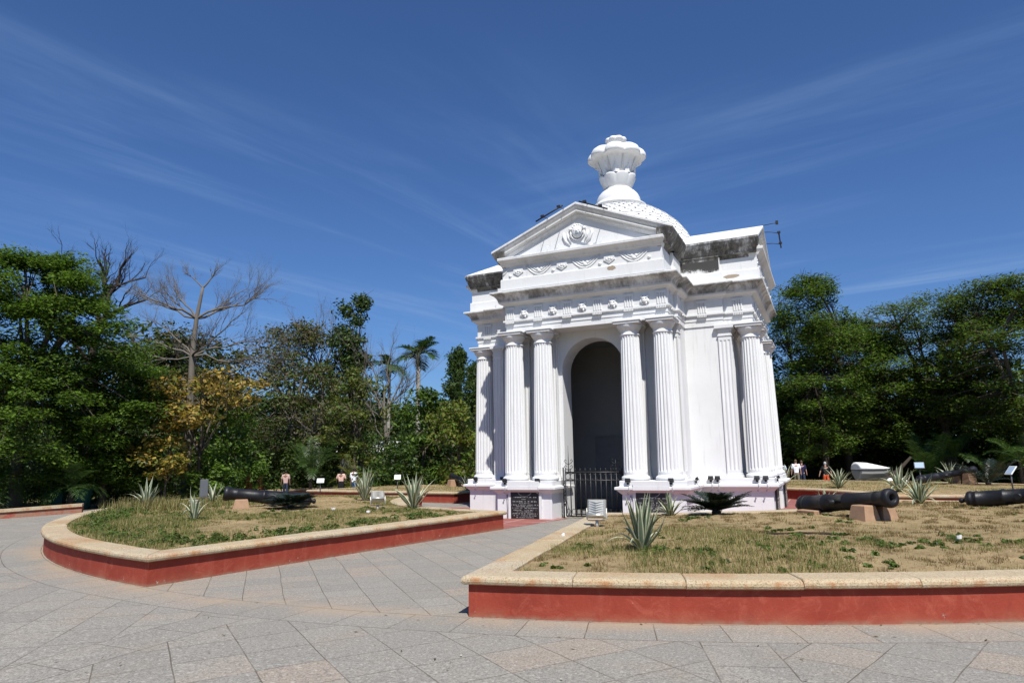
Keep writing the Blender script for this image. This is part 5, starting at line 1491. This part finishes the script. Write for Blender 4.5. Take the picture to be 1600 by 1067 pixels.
def bed_flood(X, Y, rz, label, group='floodlights standing in the beds', tilt=38):
    root = empty('floodlight', (X, Y, bz(X, Y)), rz, label, 'floodlight', group)
    M1 = Matrix.Translation((0, 0, 0.34)) @ Matrix.Rotation(math.radians(tilt), 4, 'X')
    h = MB()
    h.loft([[(-.13, -.06, -.15), (.13, -.06, -.15), (.13, -.06, .13), (-.13, -.06, .13)], [(-.165, -.02, -.17), (.165, -.02, -.17), (.165, -.02, .15), (-.165, -.02, .15)], [(-.17, .05, -.175), (.17, .05, -.175), (.17, .05, .155), (-.17, .05, .155)]], M=M1)
    for i in range(6):                                     # chevron fins on the back
        z = -.10 + i * .042
        h.loft([[(-.14, -.062, z), (0, -.085, z - .03), (.14, -.062, z)][::1] + [(.14, -.062, z + .012), (0, -.085, z - .018), (-.14, -.062, z + .012)], [(-.14, -.03, z), (0, -.03, z - .03), (.14, -.03, z), (.14, -.03, z + .012), (0, -.03, z - .018), (-.14, -.03, z + .012)]], M=M1)
    h.tube([M1 @ Vector((-.15, -.055, -.14)), M1 @ Vector((.15, -.055, -.14))], .028, 8)
    h.build('head', MAT['alu'], root)
    g_ = MB(); g_.box((-.15, .052, -.155), (.15, .058, .135), M=M1); g_.build('glass', MAT['lampglass'], root)
    b = MB(); b.tube([(-.18, 0, .34), (-.18, 0.0, .15), (-.16, 0, .12), (.16, 0, .12), (.18, 0, .15), (.18, 0, .34)], .012, 5); b.tube([(0, 0, -.05), (0, 0, .13)], .03, 8); b.build('bracket', MAT['alu'], root)
bed_flood(1.49, 12.68, -0.30, 'cast metal floodlight on a short post beside the path', tilt=-14)
bed_flood(-3.44, 17.5, 0.25, 'cast metal floodlight tilted back among grass in the left bed', tilt=-52)

def board(X, Y, rz, label, mat, h=0.42, w=0.34, d=0.30, tilt=35, frame='whitepaint', z=None, thick=0.03):
    root = empty('information_board', (X, Y, bz(X, Y) if z is None else z), rz, label, 'information board', None)
    M1 = Matrix.Translation((0, 0, h)) @ Matrix.Rotation(math.radians(tilt), 4, 'X')
    m = MB(); m.bevbox((-w/2, -d/2, -thick), (w/2, d/2, 0), 0.008, M=M1); m.build('panel', MAT[frame], root)
    m = MB(); m.box((-w/2+.025, -d/2+.025, 0.001), (w/2-.025, d/2-.025, 0.005), M=M1); m.build('face', MAT[mat], root)
    m = MB(); m.tube([(0, 0.0, -.05), (0, 0, h - .01)], .022, 8); m.build('post', MAT['greybox'], root)
board(-8.23, 29.39, 0.2, 'small white tilted information board in the far left bed', 'whitepaint', 0.50, 0.30, 0.30)
board(-5.16, 30.6, 0.1, 'small white tilted information board behind the wide agave', 'whitepaint', 0.50, 0.28, 0.28, 45)
board(16.2, 27.6, -0.5, 'tilted information board with pale blue glossy face behind the agaves at right', 'screen', 0.70, 0.36, 0.34, 45, 'greybox')
board(16.03, 22.34, -1.5, 'grey information board seen edge on near the right edge', 'screen', 0.60, 0.3, 0.34, 50, 'whitepaint')

root = empty('junction_box', (-9.05, 20.2, bz(-9.05, 20.2)), 0.5, 'grey electrical junction box on a post behind the left bed', 'junction box')
m = MB(); m.tube([(0, 0, -.05), (0, 0, .3)], .03, 8); m.build('post', MAT['greybox'], root)
m = MB(); m.bevbox((-.11, -.07, .22), (.11, .07, .74), .01); m.box((-.09, -.078, .26), (.09, -.068, .70)); m.build('cabinet', MAT['greybox'], root)
m = MB(); m.bevbox((-.14, -.10, -.02), (.10, .06, .17), .012); m.box((-.15, -.11, .15), (.11, .07, .175)); o = m.build('meter_box', MAT['whitepaint'])
o.location = (-9.18, 20.0, bz(-9.18, 20.0)); tag(o, 'small white box on the ground beside the grey junction box', 'box')

# hose lying in the dry grass, scraps of paper
m = MB(); hp = [(3.85, 10.75), (4.1, 10.72), (4.35, 10.66), (4.6, 10.60), (4.85, 10.60), (4.95, 10.52), (4.7, 10.50), (4.4, 10.56)]
m.tube([(x, y, bz(x, y) + 0.022) for x, y in hp], 0.016, 6)
tag(m.build('hose', MAT['barkdark']), 'dark flattened hose lying on the dry ground in the right bed', 'hose')
rg = random.Random(9)
for i, (x, y, s, lab) in enumerate([(-3.4, 16.2, .06, 'white paper scrap on the grass near the left coping'), (-4.4, 16.9, .055, 'white crumpled paper in front of the left cannon'), (0.75, 11.0, .035, 'white scrap on the edge of the right bed'), (6.0, 9.5, .045, 'tiny white scrap on dry soil near the front coping')]):
    m = MB(); n = 7
    top = [(s*math.cos(6.283*j/n)*rg.uniform(.6, 1), s*.7*math.sin(6.283*j/n)*rg.uniform(.6, 1), rg.uniform(.03, .06)) for j in range(n)]
    m.loft([[(p[0]*.8, p[1]*.8, 0) for p in top], top]); o = m.build('paper_scrap', MAT['whitepaint']); o.location = (x, y, bz(x, y) + .03)
    tag(o, lab, 'paper scrap')
# fallen leaves and twigs on the paving
rn = np.random.default_rng(3); N = 260
a = np.radians(rn.uniform(-35, 45, N)); D = 4.2 + 14 * rn.random(N) ** 1.6
X_, Y_ = D*np.sin(a), D*np.cos(a); keep = []
for i in range(N):
    u, v = tolocal(X_[i], Y_[i]); R = math.hypot(u, v); d = math.degrees(math.atan2(u, v))
    keep.append(R > R_OUT + 0.03 or abs(R * math.sin(math.radians(d))) < R * math.sin(math.radians(A0)) - 0.05 and R > 7.5)
C_ = np.stack([X_, Y_, np.full(N, 0.008)], 1)[keep]; nm = np.tile([0, 0, 1.0], (len(C_), 1)) + rn.normal(size=(len(C_), 3)) * 0.15; nm /= np.linalg.norm(nm, axis=1, keepdims=True)
V = leaf_quads(C_, nm, rn.uniform(.02, .055, len(C_)), rn, 0.4)
o = quads_mesh('fallen_leaves', V, [L['dgrass'], L['brown'], L['cream']], rn.choice(3, size=len(V), p=[.5, .35, .15])); tag(o, kind='stuff')

# lamp frames fixed to the pediments
def lampbar(p0, p1, feet, label):
    root = empty('lamp_frame', (MX, MY, 0), -TH, label, 'lamp frame', 'lamp frames on the pediments')
    m = MB(); a, b = Vector(p0), Vector(p1); m.tube([a, b], 0.022, 6); m.build('bar', MAT['bar'], root)
    for t, f in feet:
        q = a.lerp(b, t); m = MB(); mid = (q + Vector(f)) / 2 + Vector((0, 0, 0.02)); m.tube([Vector(f), mid, q], 0.011, 5)
        m.box(tuple(q + Vector((-.05, -.03, 0.01))), tuple(q + Vector((.05, .03, .07)))); m.build('bracket', MAT['bar'], root)
def roofz(s): return ZA - SL * abs(s)
lampbar((-1.05, -5.12, 8.30), (-0.22, -5.12, 8.64), [(0.25, (-.86, -4.66, roofz(.86))), (0.85, (-.36, -4.66, roofz(.36)))], 'black lamp frame standing out from the left slope of the front pediment')
lampbar((0.22, -5.0, 8.72), (1.04, -5.0, 8.36), [(0.2, (.36, -4.66, roofz(.36))), (0.75, (.84, -4.66, roofz(.84)))], 'black lamp frame lying along the right slope of the front pediment')
lampbar((5.12, 0.35, 8.64), (5.12, 1.05, 8.36), [(0.0, (4.66, .30, roofz(.30))), (0.75, (4.66, .86, roofz(.86)))], 'black lamp frame projecting from the right side pediment against the sky')
m = MB(); root = empty('lamp_frame', (MX, MY, 0), -TH, 'small lamp arm at the ridge of the right side pediment', 'lamp frame', 'lamp frames on the pediments')
m.tube([(4.66, 0, 8.86), (4.95, 0, 8.88), (5.12, 0, 8.88)], 0.011, 5); m.box((5.06, -.04, 8.84), (5.14, .04, 8.95)); m.build('bracket', MAT['bar'], root)

# ------------------------------------------------------------------ low walls, fence and things at the edge of the plaza
def seat_wall(pts, label, h=0.34, w=0.5, group='low seat walls round the plaza'):
    root = empty('seat_wall', (pts[0][0], pts[0][1], 0), 0, label, 'seat wall', group)
    P0 = Vector((*pts[0], 0)); Q = [Vector((*p, 0)) - P0 for p in pts]
    def strip(hw, z0, z1, zb=True):
        rings = []
        for i, p in enumerate(Q):
            d = (Q[min(i+1, len(Q)-1)] - Q[max(i-1, 0)]).normalized(); s = Vector((-d.y, d.x, 0)); g0 = dip(math.hypot(*tolocal(p.x + P0.x, p.y + P0.y)))
            rings.append([p - s*hw + Vector((0, 0, g0 + z0)), p + s*hw + Vector((0, 0, g0 + z0)), p + s*hw + Vector((0, 0, g0 + z1)), p - s*hw + Vector((0, 0, g0 + z1))])
        m = MB(); m.loft(rings); return m
    strip(w/2, -0.05, h - 0.10).build('wall', MAT['redwall'], root)
    strip(w/2 + 0.06, h - 0.10, h).build('coping', MAT['coping'], root)
def arcp(R, d0, d1, n): return [wr(R*math.sin(math.radians(d0 + (d1-d0)*i/n)), R*math.cos(math.radians(d0 + (d1-d0)*i/n))) for i in range(n + 1)]
seat_wall([(-27.5, 21.7), (-23.2, 23.75), (-19.0, 25.75), (-16.7, 26.9)], 'low red seat wall with pale stone top at the far left edge', 0.34)
seat_wall(arcp(25.2, -104, -119.5, 8), 'low seat wall behind the strolling visitors at left', 0.44)
seat_wall(arcp(25.2, -122.5, -131, 5), 'short low seat wall right of the strolling visitors', 0.44)
seat_wall(arcp(25.2, -134, -146, 6), 'low seat wall next to the left side of the plinth in the distance', 0.44)

def railing(x0, y0, x1, y1, z, h, label):
    root = empty('iron_railing', (x0, y0, z), math.atan2(y1-y0, x1-x0), label, 'railing'); Ln = math.hypot(x1-x0, y1-y0)
    m = MB()
    for k in (0.18, h - 0.22, h - 0.08): m.box((0, -.015, k - .015), (Ln, .015, k + .015))
    m.build('rail', MAT['iron'], root)
    m = MB(); n = int(Ln / 0.16)
    for i in range(n): x = Ln * (i + .5) / n; m.tube([(x, 0, .05), (x, 0, h), (x, 0, h + .08)], [.011, .011, .001], 4)
    tag(m.build('pickets', MAT['iron'], root), kind='stuff')
    for i in range(int(Ln / 2.5) + 1):
        x = min(Ln, i * 2.5); m = MB(); m.bevbox((x - .04, -.04, -.1), (x + .04, .04, h + .12), .008); m.build('post', MAT['iron'], root)
    m = MB(); m.box((0, -.1, -.15), (Ln, .1, .07)); m.build('kerb', MAT['barkgrey'], root)
railing(-28.0, 30.0, -20.2, 33.6, TZ, 1.35, 'black iron railing under the trees at far left')
railing(-20.0, 33.8, -16.4, 36.6, TZ, 1.35, 'black iron railing behind the grey junction box')

root = empty('utility_cabinet', (-21.05, 25.35, 0), 0.45, 'white utility cabinet at the end of the far left seat wall', 'cabinet')
m = MB(); m.bevbox((-.32, -.2, 0.2), (.32, .2, 0.86), .015); m.bevbox((-.36, -.24, .86), (.36, .24, .91), .012); m.build('body', MAT['whitepaint'], root)
m = MB(); m.box((-.28, -.212, .28), (.12, -.202, .8)); m.build('door', MAT['whitepaint'], root)
m = MB(); m.box((.17, -.21, .25), (.24, -.2, .82)); m.build('handle', MAT['iron'], root)
MAT['bin'] = simple('dark_green_plastic', (0.012, 0.085, 0.065), 0.5, 0.4, 0.15, 5)
def bin_(X, Y, label):
    root = empty('litter_bin', (X, Y, TZ), 0.2, label, 'litter bin', 'green litter bins')
    m = MB(); m.loft([[(-.2, -.2, .06), (.2, -.2, .06), (.2, .2, .06), (-.2, .2, .06)], [(-.27, -.25, .85), (.27, -.25, .85), (.27, .25, .85), (-.27, .25, .85)]]); m.build('body', MAT['bin'], root)
    m = MB(); m.loft([[(-.29, -.27, .85), (.29, -.27, .85), (.29, .27, .85), (-.29, .27, .85)], [(-.29, -.27, .89), (.29, -.27, .89), (.29, .27, .93), (-.29, .27, .93)], [(-.2, -.15, .97), (.2, -.15, .97), (.2, .2, .99), (-.2, .2, .99)]]); m.build('lid', MAT['bin'], root)
    for s in (-1, 1):
        m = MB(); m.tube([(s*.2 - .03, .2, .07), (s*.2 + .03, .2, .07)], .08, 10); m.build('wheel', MAT['iron'], root)
bin_(-20.0, 32.2, 'green litter bin nearest the end of the far left seat wall'); bin_(-21.6, 32.9, 'green litter bin farther left against the railing')

MAT['terracotta'] = simple('terracotta', (0.30, 0.105, 0.04), 0.85, 0.15, 0.3, 9)
def pillar(X, Y, s, label):
    root = empty('terracotta_pillar', (X, Y, TZ), 0, label, 'garden ornament', 'stepped terracotta ornaments')
    m = MB(); z = 0
    for i in range(7):
        w = .36 * (1 - i / 8.2) * s; m.bevbox((-w, -w, z), (w, w, z + .06*s), .012); m.loft([[(-w*.8, -w*.8, z + .06*s), (w*.8, -w*.8, z + .06*s), (w*.8, w*.8, z + .06*s), (-w*.8, w*.8, z + .06*s)], [(-w*.72, -w*.72, z + .19*s), (w*.72, -w*.72, z + .19*s), (w*.72, w*.72, z + .19*s), (-w*.72, w*.72, z + .19*s)]]); z += .19*s
    m.build('body', MAT['terracotta'], root)
    m = MB(); m.lathe([(.05*s, 0), (.07*s, .05*s), (.03*s, .12*s), (.002, .22*s)], 8, (0, 0, z)); m.build('finial', MAT['terracotta'], root)
pillar(-15.1, 39.2, 1.0, 'stepped terracotta ornament behind the left cannon'); pillar(-14.9, 40.5, 0.9, 'second stepped terracotta ornament half hidden by a trunk')

# low garden shed with a white sheet roof glimpsed through the trees
root = empty('garden_shed', (-10.2, 49.5, TZ), 0.2, 'low shed with white corrugated roof glimpsed through the trees', 'shed')
m = MB(); m.box((-2.2, -1.2, 0), (2.2, 1.2, 2.6)); m.build('wall', MAT['greybox'], root)
m = MB(); n = 48
rows = [[(-2.5 + 5*i/n, y, z + .03*(i % 2)) for i in range(n + 1)] for y, z in ((-1.5, 2.65), (1.5, 3.5))]
m.loft(rows + [[(p[0], p[1], p[2] - .02) for p in rows[1]], [(p[0], p[1], p[2] - .02) for p in rows[0]]], close=False, cap=False); m.build('roof', MAT['whitepaint'], root)

BS = 0.88
# ------------------------------------------------------------------ white boat on a stand among the trees
MAT['hull'] = simple('pale_grey_hull', (0.34, 0.33, 0.30), 0.4, 0.4, 0.1, 3)
MAT['cover'] = simple('white_boat_cover', (0.82, 0.82, 0.80), 0.6, 0.3, 0.04, 3, 0, 0.2)
root = empty('boat', (21.5, 41.5, TZ), 0.06, 'small white covered boat with a grey hull parked under the trees', 'boat')
def hull_ring(x, w, zk, zs): return [(x, -w, zs), (x, -w*.92, (zs+zk)/2 + .1), (x, -w*.45, zk + .1), (x, 0, zk), (x, w*.45, zk + .1), (x, w*.92, (zs+zk)/2 + .1), (x, w, zs)]
sec = [(-1.15, .55, .55, 1.18), (-1.1, .68, .50, 1.2), (-.4, .78, .46, 1.2), (.4, .70, .48, 1.2), (.9, .42, .62, 1.22), (1.2, .12, .95, 1.25), (1.28, .01, 1.15, 1.26)]
m = MB(); m.loft([hull_ring(*q) for q in sec], smooth=False); m.build('hull', MAT['hull'], root)
m = MB(); m.loft([[(x, s*w*1.03, z) for s, z in ((-1, zs - .05), (-1, zs - .005), (1, zs - .005), (1, zs - .05))] for x, w, zk, zs in sec]); m.build('rubbing_strake', MAT['iron'], root)
m = MB(); rows = []
for x, w, zk, zs in sec:
    hh = .48 * max(0.03, 1 - max(0, (x + .75) / 2.05) ** 1.25) * (0.75 if x < -1.12 else 1)
    rows.append([(x, w*1.02*math.cos(t), zs + .035 + hh * math.sin(t)) for t in [math.pi * i / 10 for i in range(11)]])
m.loft(rows, smooth=True); m.build('cover', MAT['cover'], root)
m = MB()
for x in (-.7, .6): m.box((x - .06, -.6, 0), (x + .06, .6, .5)); 
m.box((-1.0, -.05, 0), (.9, .05, .12)); m.build('stand', MAT['greybox'], root); root.scale = (BS, BS, BS)
for x, y, s, lab in ((21.6, 39.8, .24, 'white plastic sack on the ground below the bow of the boat'), (22.4, 39.9, .22, 'second pale sack right of the white sack by the boat')):
    m = MB(); m.loft([[(s*.8*math.cos(6.283*j/9), s*.6*math.sin(6.283*j/9), 0) for j in range(9)], [(s*math.cos(6.283*j/9)*(1 + .1*(j % 2)), s*.75*math.sin(6.283*j/9), s*.6) for j in range(9)], [(s*.5*math.cos(6.283*j/9), s*.4*math.sin(6.283*j/9), s*1.1) for j in range(9)], [(s*.12*math.cos(6.283*j/9), s*.1*math.sin(6.283*j/9), s*1.25) for j in range(9)]], smooth=True)
    o = m.build('sack', MAT['cover']); o.location = (x, y, TZ + .3); tag(o, lab, 'sack', 'sacks by the boat')
    m = MB(); m.bevbox((-.36, -.35, 0), (.36, .35, .3), .02); o = m.build('plank_platform', MAT['block']); o.location = (x, y, TZ); tag(o, 'low wooden platform under the ' + ('white sack' if x < 22 else 'second pale sack'), 'platform', 'platforms under the sacks')

# ------------------------------------------------------------------ people
def skin_mesh(pts, edges, radii, name, mat, parent, lev=2, root_i=0):
    me = bpy.data.meshes.new(name); me.from_pydata([tuple(p) for p in pts], edges, [])
    o = bpy.data.objects.new(name, me); COL.objects.link(o)
    mod = o.modifiers.new('skin', 'SKIN')
    if not me.skin_vertices: me.skin_vertices.new()
    for i, r in enumerate(radii):
        sv = me.skin_vertices[0].data[i]; sv.radius = r if isinstance(r, tuple) else (r, r); sv.use_root = (i == root_i)
    mod.use_smooth_shade = True
    ss = o.modifiers.new('subsurf', 'SUBSURF'); ss.levels = lev; ss.render_levels = lev
    dg = bpy.context.evaluated_depsgraph_get(); dg.update()
    ev = o.evaluated_get(dg); me2 = bpy.data.meshes.new_from_object(ev)
    o.modifiers.clear(); o.data = me2; bpy.data.meshes.remove(me)
    me2.materials.clear(); me2.materials.append(mat); me2.polygons.foreach_set('use_smooth', [True] * len(me2.polygons)); me2.name = name
    o.parent = parent
    return o
MAT['skin'] = simple('skin', (0.21, 0.115, 0.075), 0.6, 0.3, 0.06, 6)
MAT['skinlight'] = simple('fair_skin', (0.46, 0.27, 0.20), 0.6, 0.3, 0.06, 6)
MAT['hairblack'] = simple('black_hair', (0.008, 0.007, 0.006), 0.5, 0.4, 0.2, 20)
MAT['hairgrey'] = simple('grey_hair', (0.42, 0.41, 0.39), 0.6, 0.3, 0.15, 20)
MAT['hairbrown'] = simple('brown_hair', (0.10, 0.055, 0.03), 0.6, 0.3, 0.2, 20)
def cloth(n, c): 
    MAT[n] = simple(n, c, 0.85, 0.15, 0.1, 14); return MAT[n]
def person(X, Y, Z0, face, Ht, label, shirt, legs, skin, hair, longhair=False, skirt=False, shorts=False, arms=(0.25, 0.25), bend=(0.15, 0.15), stride=0.14, z_group=None, shoes=None, tuck=False):
    """face = heading in radians (local -y is forward)"""
    k = Ht / 1.70
    root = empty('person', (X, Y, Z0), face, label, 'person', z_group)
    V_ = lambda x, y, z: Vector((x*k, y*k, z*k))
    hip, wa, ch, nk, hd0, hd1 = V_(0, 0, .93), V_(0, .0, 1.06), V_(0, .01, 1.28), V_(0, .0, 1.47), V_(0, -.015, 1.56), V_(0, -.02, 1.66)
    P = [hip, wa, ch, nk, hd0, hd1]; E_ = [(0, 1), (1, 2), (2, 3), (3, 4), (4, 5)]; R_ = [(.135*k, .10*k), (.125*k, .09*k), (.15*k, .10*k), .05*k, .085*k, .075*k]
    J = {}
    for s, (ar, be, n_) in ((-1, (arms[0], bend[0], 'l')), (1, (arms[1], bend[1], 'r'))):
        sh = V_(s*.185, .01, 1.40); el = sh + V_(s*.30*math.sin(ar), -.02, -.29*math.cos(ar)); wrr = el + V_(s*.25*math.sin(ar*0.6), -.25*math.sin(be), -.25*math.cos(be)*math.cos(ar*0.6)); hand = wrr + (wrr - el).normalized() * .09 * k
        b = len(P); P += [sh, el, wrr, hand]; E_ += [(2, b), (b, b+1), (b+1, b+2), (b+2, b+3)]; R_ += [.06*k, .042*k, .029*k, (.036*k, .018*k)]; J[n_] = (sh, el, wrr, hand)
        th = V_(s*.09, 0, .86); kn = V_(s*.10, -.02 - s*stride*.5, .48); an = V_(s*.10, .02 - s*stride, .085); toe = an + V_(0, -.15, -.05)
        b = len(P); P += [th, kn, an, toe]; E_ += [(0, b), (b, b+1), (b+1, b+2), (b+2, b+3)]; R_ += [.085*k, .058*k, .04*k, (.04*k, .028*k)]; J[n_ + 'l'] = (th, kn, an, toe)
    body = skin_mesh(P, E_, R_, 'body', MAT[skin], root)
    # fingers, face: small pieces joined into the body mesh
    f = MB()
    for n_ in ('l', 'r'):
        sh, el, wrr, hand = J[n_]; d = (hand - wrr).normalized(); s = Vector((0, 1, 0)); q = d.cross(s).normalized()
        for i, ln in enumerate((.062, .072, .068, .052)):
            b0 = hand - d*.02*k + s * (i - 1.5) * .017 * k
            f.tube([b0, b0 + d*ln*.55*k, b0 + d*ln*k - q*.012*k], [.0085*k, .008*k, .006*k], 6)
        b0 = wrr + d*.03*k - s*.03*k; f.tube([b0, b0 + (d*.7 - s*.6)*.035*k, b0 + (d - s*.4)*.06*k], [.010*k, .009*k, .007*k], 6)
    hc = V_(0, -.02, 1.60)
    f.ellip(hc, (.076*k, .092*k, .112*k), 14, 10)
    f.tube([hc + V_(0, -.088, .02), hc + V_(0, -.112, -.015), hc + V_(0, -.092, -.022)], [.008*k, .015*k, .01*k], 6)
    for s in (-1, 1):
        f.ellip(hc + V_(s*.076, 0, 0), (.010*k, .022*k, .03*k), 6, 5); f.ellip(hc + V_(s*.03, -.082, .02), (.014*k, .008*k, .008*k), 6, 5)
    f.ellip(hc + V_(0, -.085, -.055), (.024*k, .01*k, .008*k), 8, 5)
    tmp = f.build('face_and_fingers', MAT[skin])
    bm_ = body.data; v0 = [tuple(v.co) for v in bm_.vertices]; f0 = [tuple(p.vertices) for p in bm_.polygons]; n0 = len(v0)
    v1 = [tuple(v.co) for v in tmp.data.vertices]; f1 = [tuple(i + n0 for i in p.vertices) for p in tmp.data.polygons]
    me = bpy.data.meshes.new('body'); me.from_pydata(v0 + v1, [], f0 + f1); me.materials.append(MAT[skin]); me.polygons.foreach_set('use_smooth', [True] * len(me.polygons)); me.update()
    body.data = me; bpy.data.meshes.remove(bm_); bpy.data.objects.remove(tmp)
    # shirt
    g_ = .016 * k
    pts = [wa + V_(0, 0, -.14), wa, ch, V_(0, 0, 1.41)]; ed = [(0, 1), (1, 2), (2, 3)]; ra = [(.15*k+g_, .115*k+g_), (.135*k+g_, .10*k+g_), (.155*k+g_, .108*k+g_), (.075*k, .07*k)]
    for n_ in ('l', 'r'):
        sh, el, wrr, hand = J[n_]; b = len(pts); pts += [sh, sh.lerp(el, .95)]; ed += [(2, b), (b, b+1)]; ra += [.066*k+g_, .055*k+g_]
    skin_mesh(pts, ed, ra, 'shirt', MAT[shirt], root, root_i=1)
    if skirt:
        m = MB(); rings = []
        for z, w, dd in ((1.02, .15, .12), (.9, .185, .145), (.6, .21, .18), (.25, .235, .21), (.10, .24, .215)):
            rings.append([((w + .012*math.sin(8*6.283*j/24))*k*math.cos(6.283*j/24), (dd + .012*math.sin(8*6.283*j/24))*k*math.sin(6.283*j/24), z*k) for j in range(24)])
        m.loft(rings, smooth=True); m.build('skirt', MAT[legs], root)
    else:
        pts = [V_(0, 0, 1.0), hip]; ed = [(0, 1)]; ra = [(.138*k, .11*k), (.15*k, .118*k)]
        for n_ in ('ll', 'rl'):
            th, kn, an, toe = J[n_]; b = len(pts); pts += [th, kn] + ([] if shorts else [an + V_(0, 0, .03)]); ed += [(1, b), (b, b+1)] + ([] if shorts else [(b+1, b+2)])
            ra += [.102*k, .09*k if shorts else .074*k] + ([] if shorts else [.06*k])
        skin_mesh(pts, ed, ra, 'shorts' if shorts else 'trousers', MAT[legs], root, root_i=1)
    for n_ in ('ll', 'rl'):
        th, kn, an, toe = J[n_]; m = MB(); c = (an + toe) / 2; 
        m.loft([[(c.x + w*k*math.cos(6.283*j/10), c.y + l_*k*math.sin(6.283*j/10) , zz_*k) for j in range(10)] for zz_, w, l_ in ((.0, .046, .125), (.03, .05, .13), (.075, .042, .10), (.10, .035, .05))], smooth=True); m.build('shoe', MAT['iron'], root)
    m = MB(); m.ellip(hc + V_(0, .018, .026), (.086*k, .092*k, .108*k), 14, 9)
    if longhair: m.loft([[(hc.x + w*k*math.cos(6.283*j/10), hc.y + (.06 + .03*math.sin(6.283*j/10))*k, hc.z + zz_*k) for j in range(10)] for zz_, w in ((.05, .08), (-.1, .085), (-.25, .075), (-.36, .04))], smooth=True)
    m.build('hair', MAT[hair], root)
    return root
cloth('pale_pink_shirt', (0.50, 0.34, 0.31)); cloth('white_shirt', (0.78, 0.79, 0.82)); cloth('blue_jeans', (0.045, 0.085, 0.16)); cloth('black_cloth', (0.012, 0.012, 0.014)); cloth('peach_top', (0.62, 0.40, 0.33))
cloth('navy_shirt', (0.022, 0.022, 0.06)); cloth('orange_red_shorts', (0.62, 0.09, 0.03)); cloth('khaki', (0.17, 0.15, 0.11)); cloth('pale_blue_shirt', (0.55, 0.62, 0.76)); cloth('dark_jeans', (0.03, 0.04, 0.07))
PI = math.pi
person(-13.05, 39.5, -0.30, PI + 0.15, 1.52, 'person in a pale pink shirt and jeans walking away behind the left cannon', 'pale_pink_shirt', 'dark_jeans', 'skin', 'hairblack', arms=(.16, .2), z_group='visitors in the park')
person(-9.55, 38.2, -0.30, PI, 1.52, 'person in a peach top and long black skirt walking away', 'peach_top', 'black_cloth', 'skin', 'hairblack', longhair=True, skirt=True, arms=(.3, .35), bend=(.9, .9), z_group='visitors in the park')
person(-8.8, 38.0, -0.30, PI - 0.35, 1.60, 'person in a white shirt and blue jeans beside the person in the black skirt', 'white_shirt', 'blue_jeans', 'skin', 'hairblack', arms=(.12, .16), z_group='visitors in the park')
person(17.15, 42.0, -0.30, PI - 0.3, 1.66, 'person with brown hair in a white shirt walking away at right', 'white_shirt', 'khaki', 'skinlight', 'hairbrown', arms=(.2, .2), z_group='visitors in the park')
person(17.75, 42.6, -0.30, PI - 0.3, 1.60, 'person in a navy shirt beside the person in white at right', 'navy_shirt', 'dark_jeans', 'skinlight', 'hairbrown', arms=(.2, .2), z_group='visitors in the park')
person(17.85, 39.6, -0.30, PI - 0.1, 1.52, 'person with grey hair in a black shirt and orange shorts with arms held out', 'black_cloth', 'orange_red_shorts', 'skinlight', 'hairgrey', shorts=True, arms=(.45, .45), z_group='visitors in the park')
person(16.55, 42.6, -0.30, PI, 1.55, 'person in a pale blue shirt half hidden by the corner of the plinth', 'pale_blue_shirt', 'dark_jeans', 'skin', 'hairblack', z_group='visitors in the park')
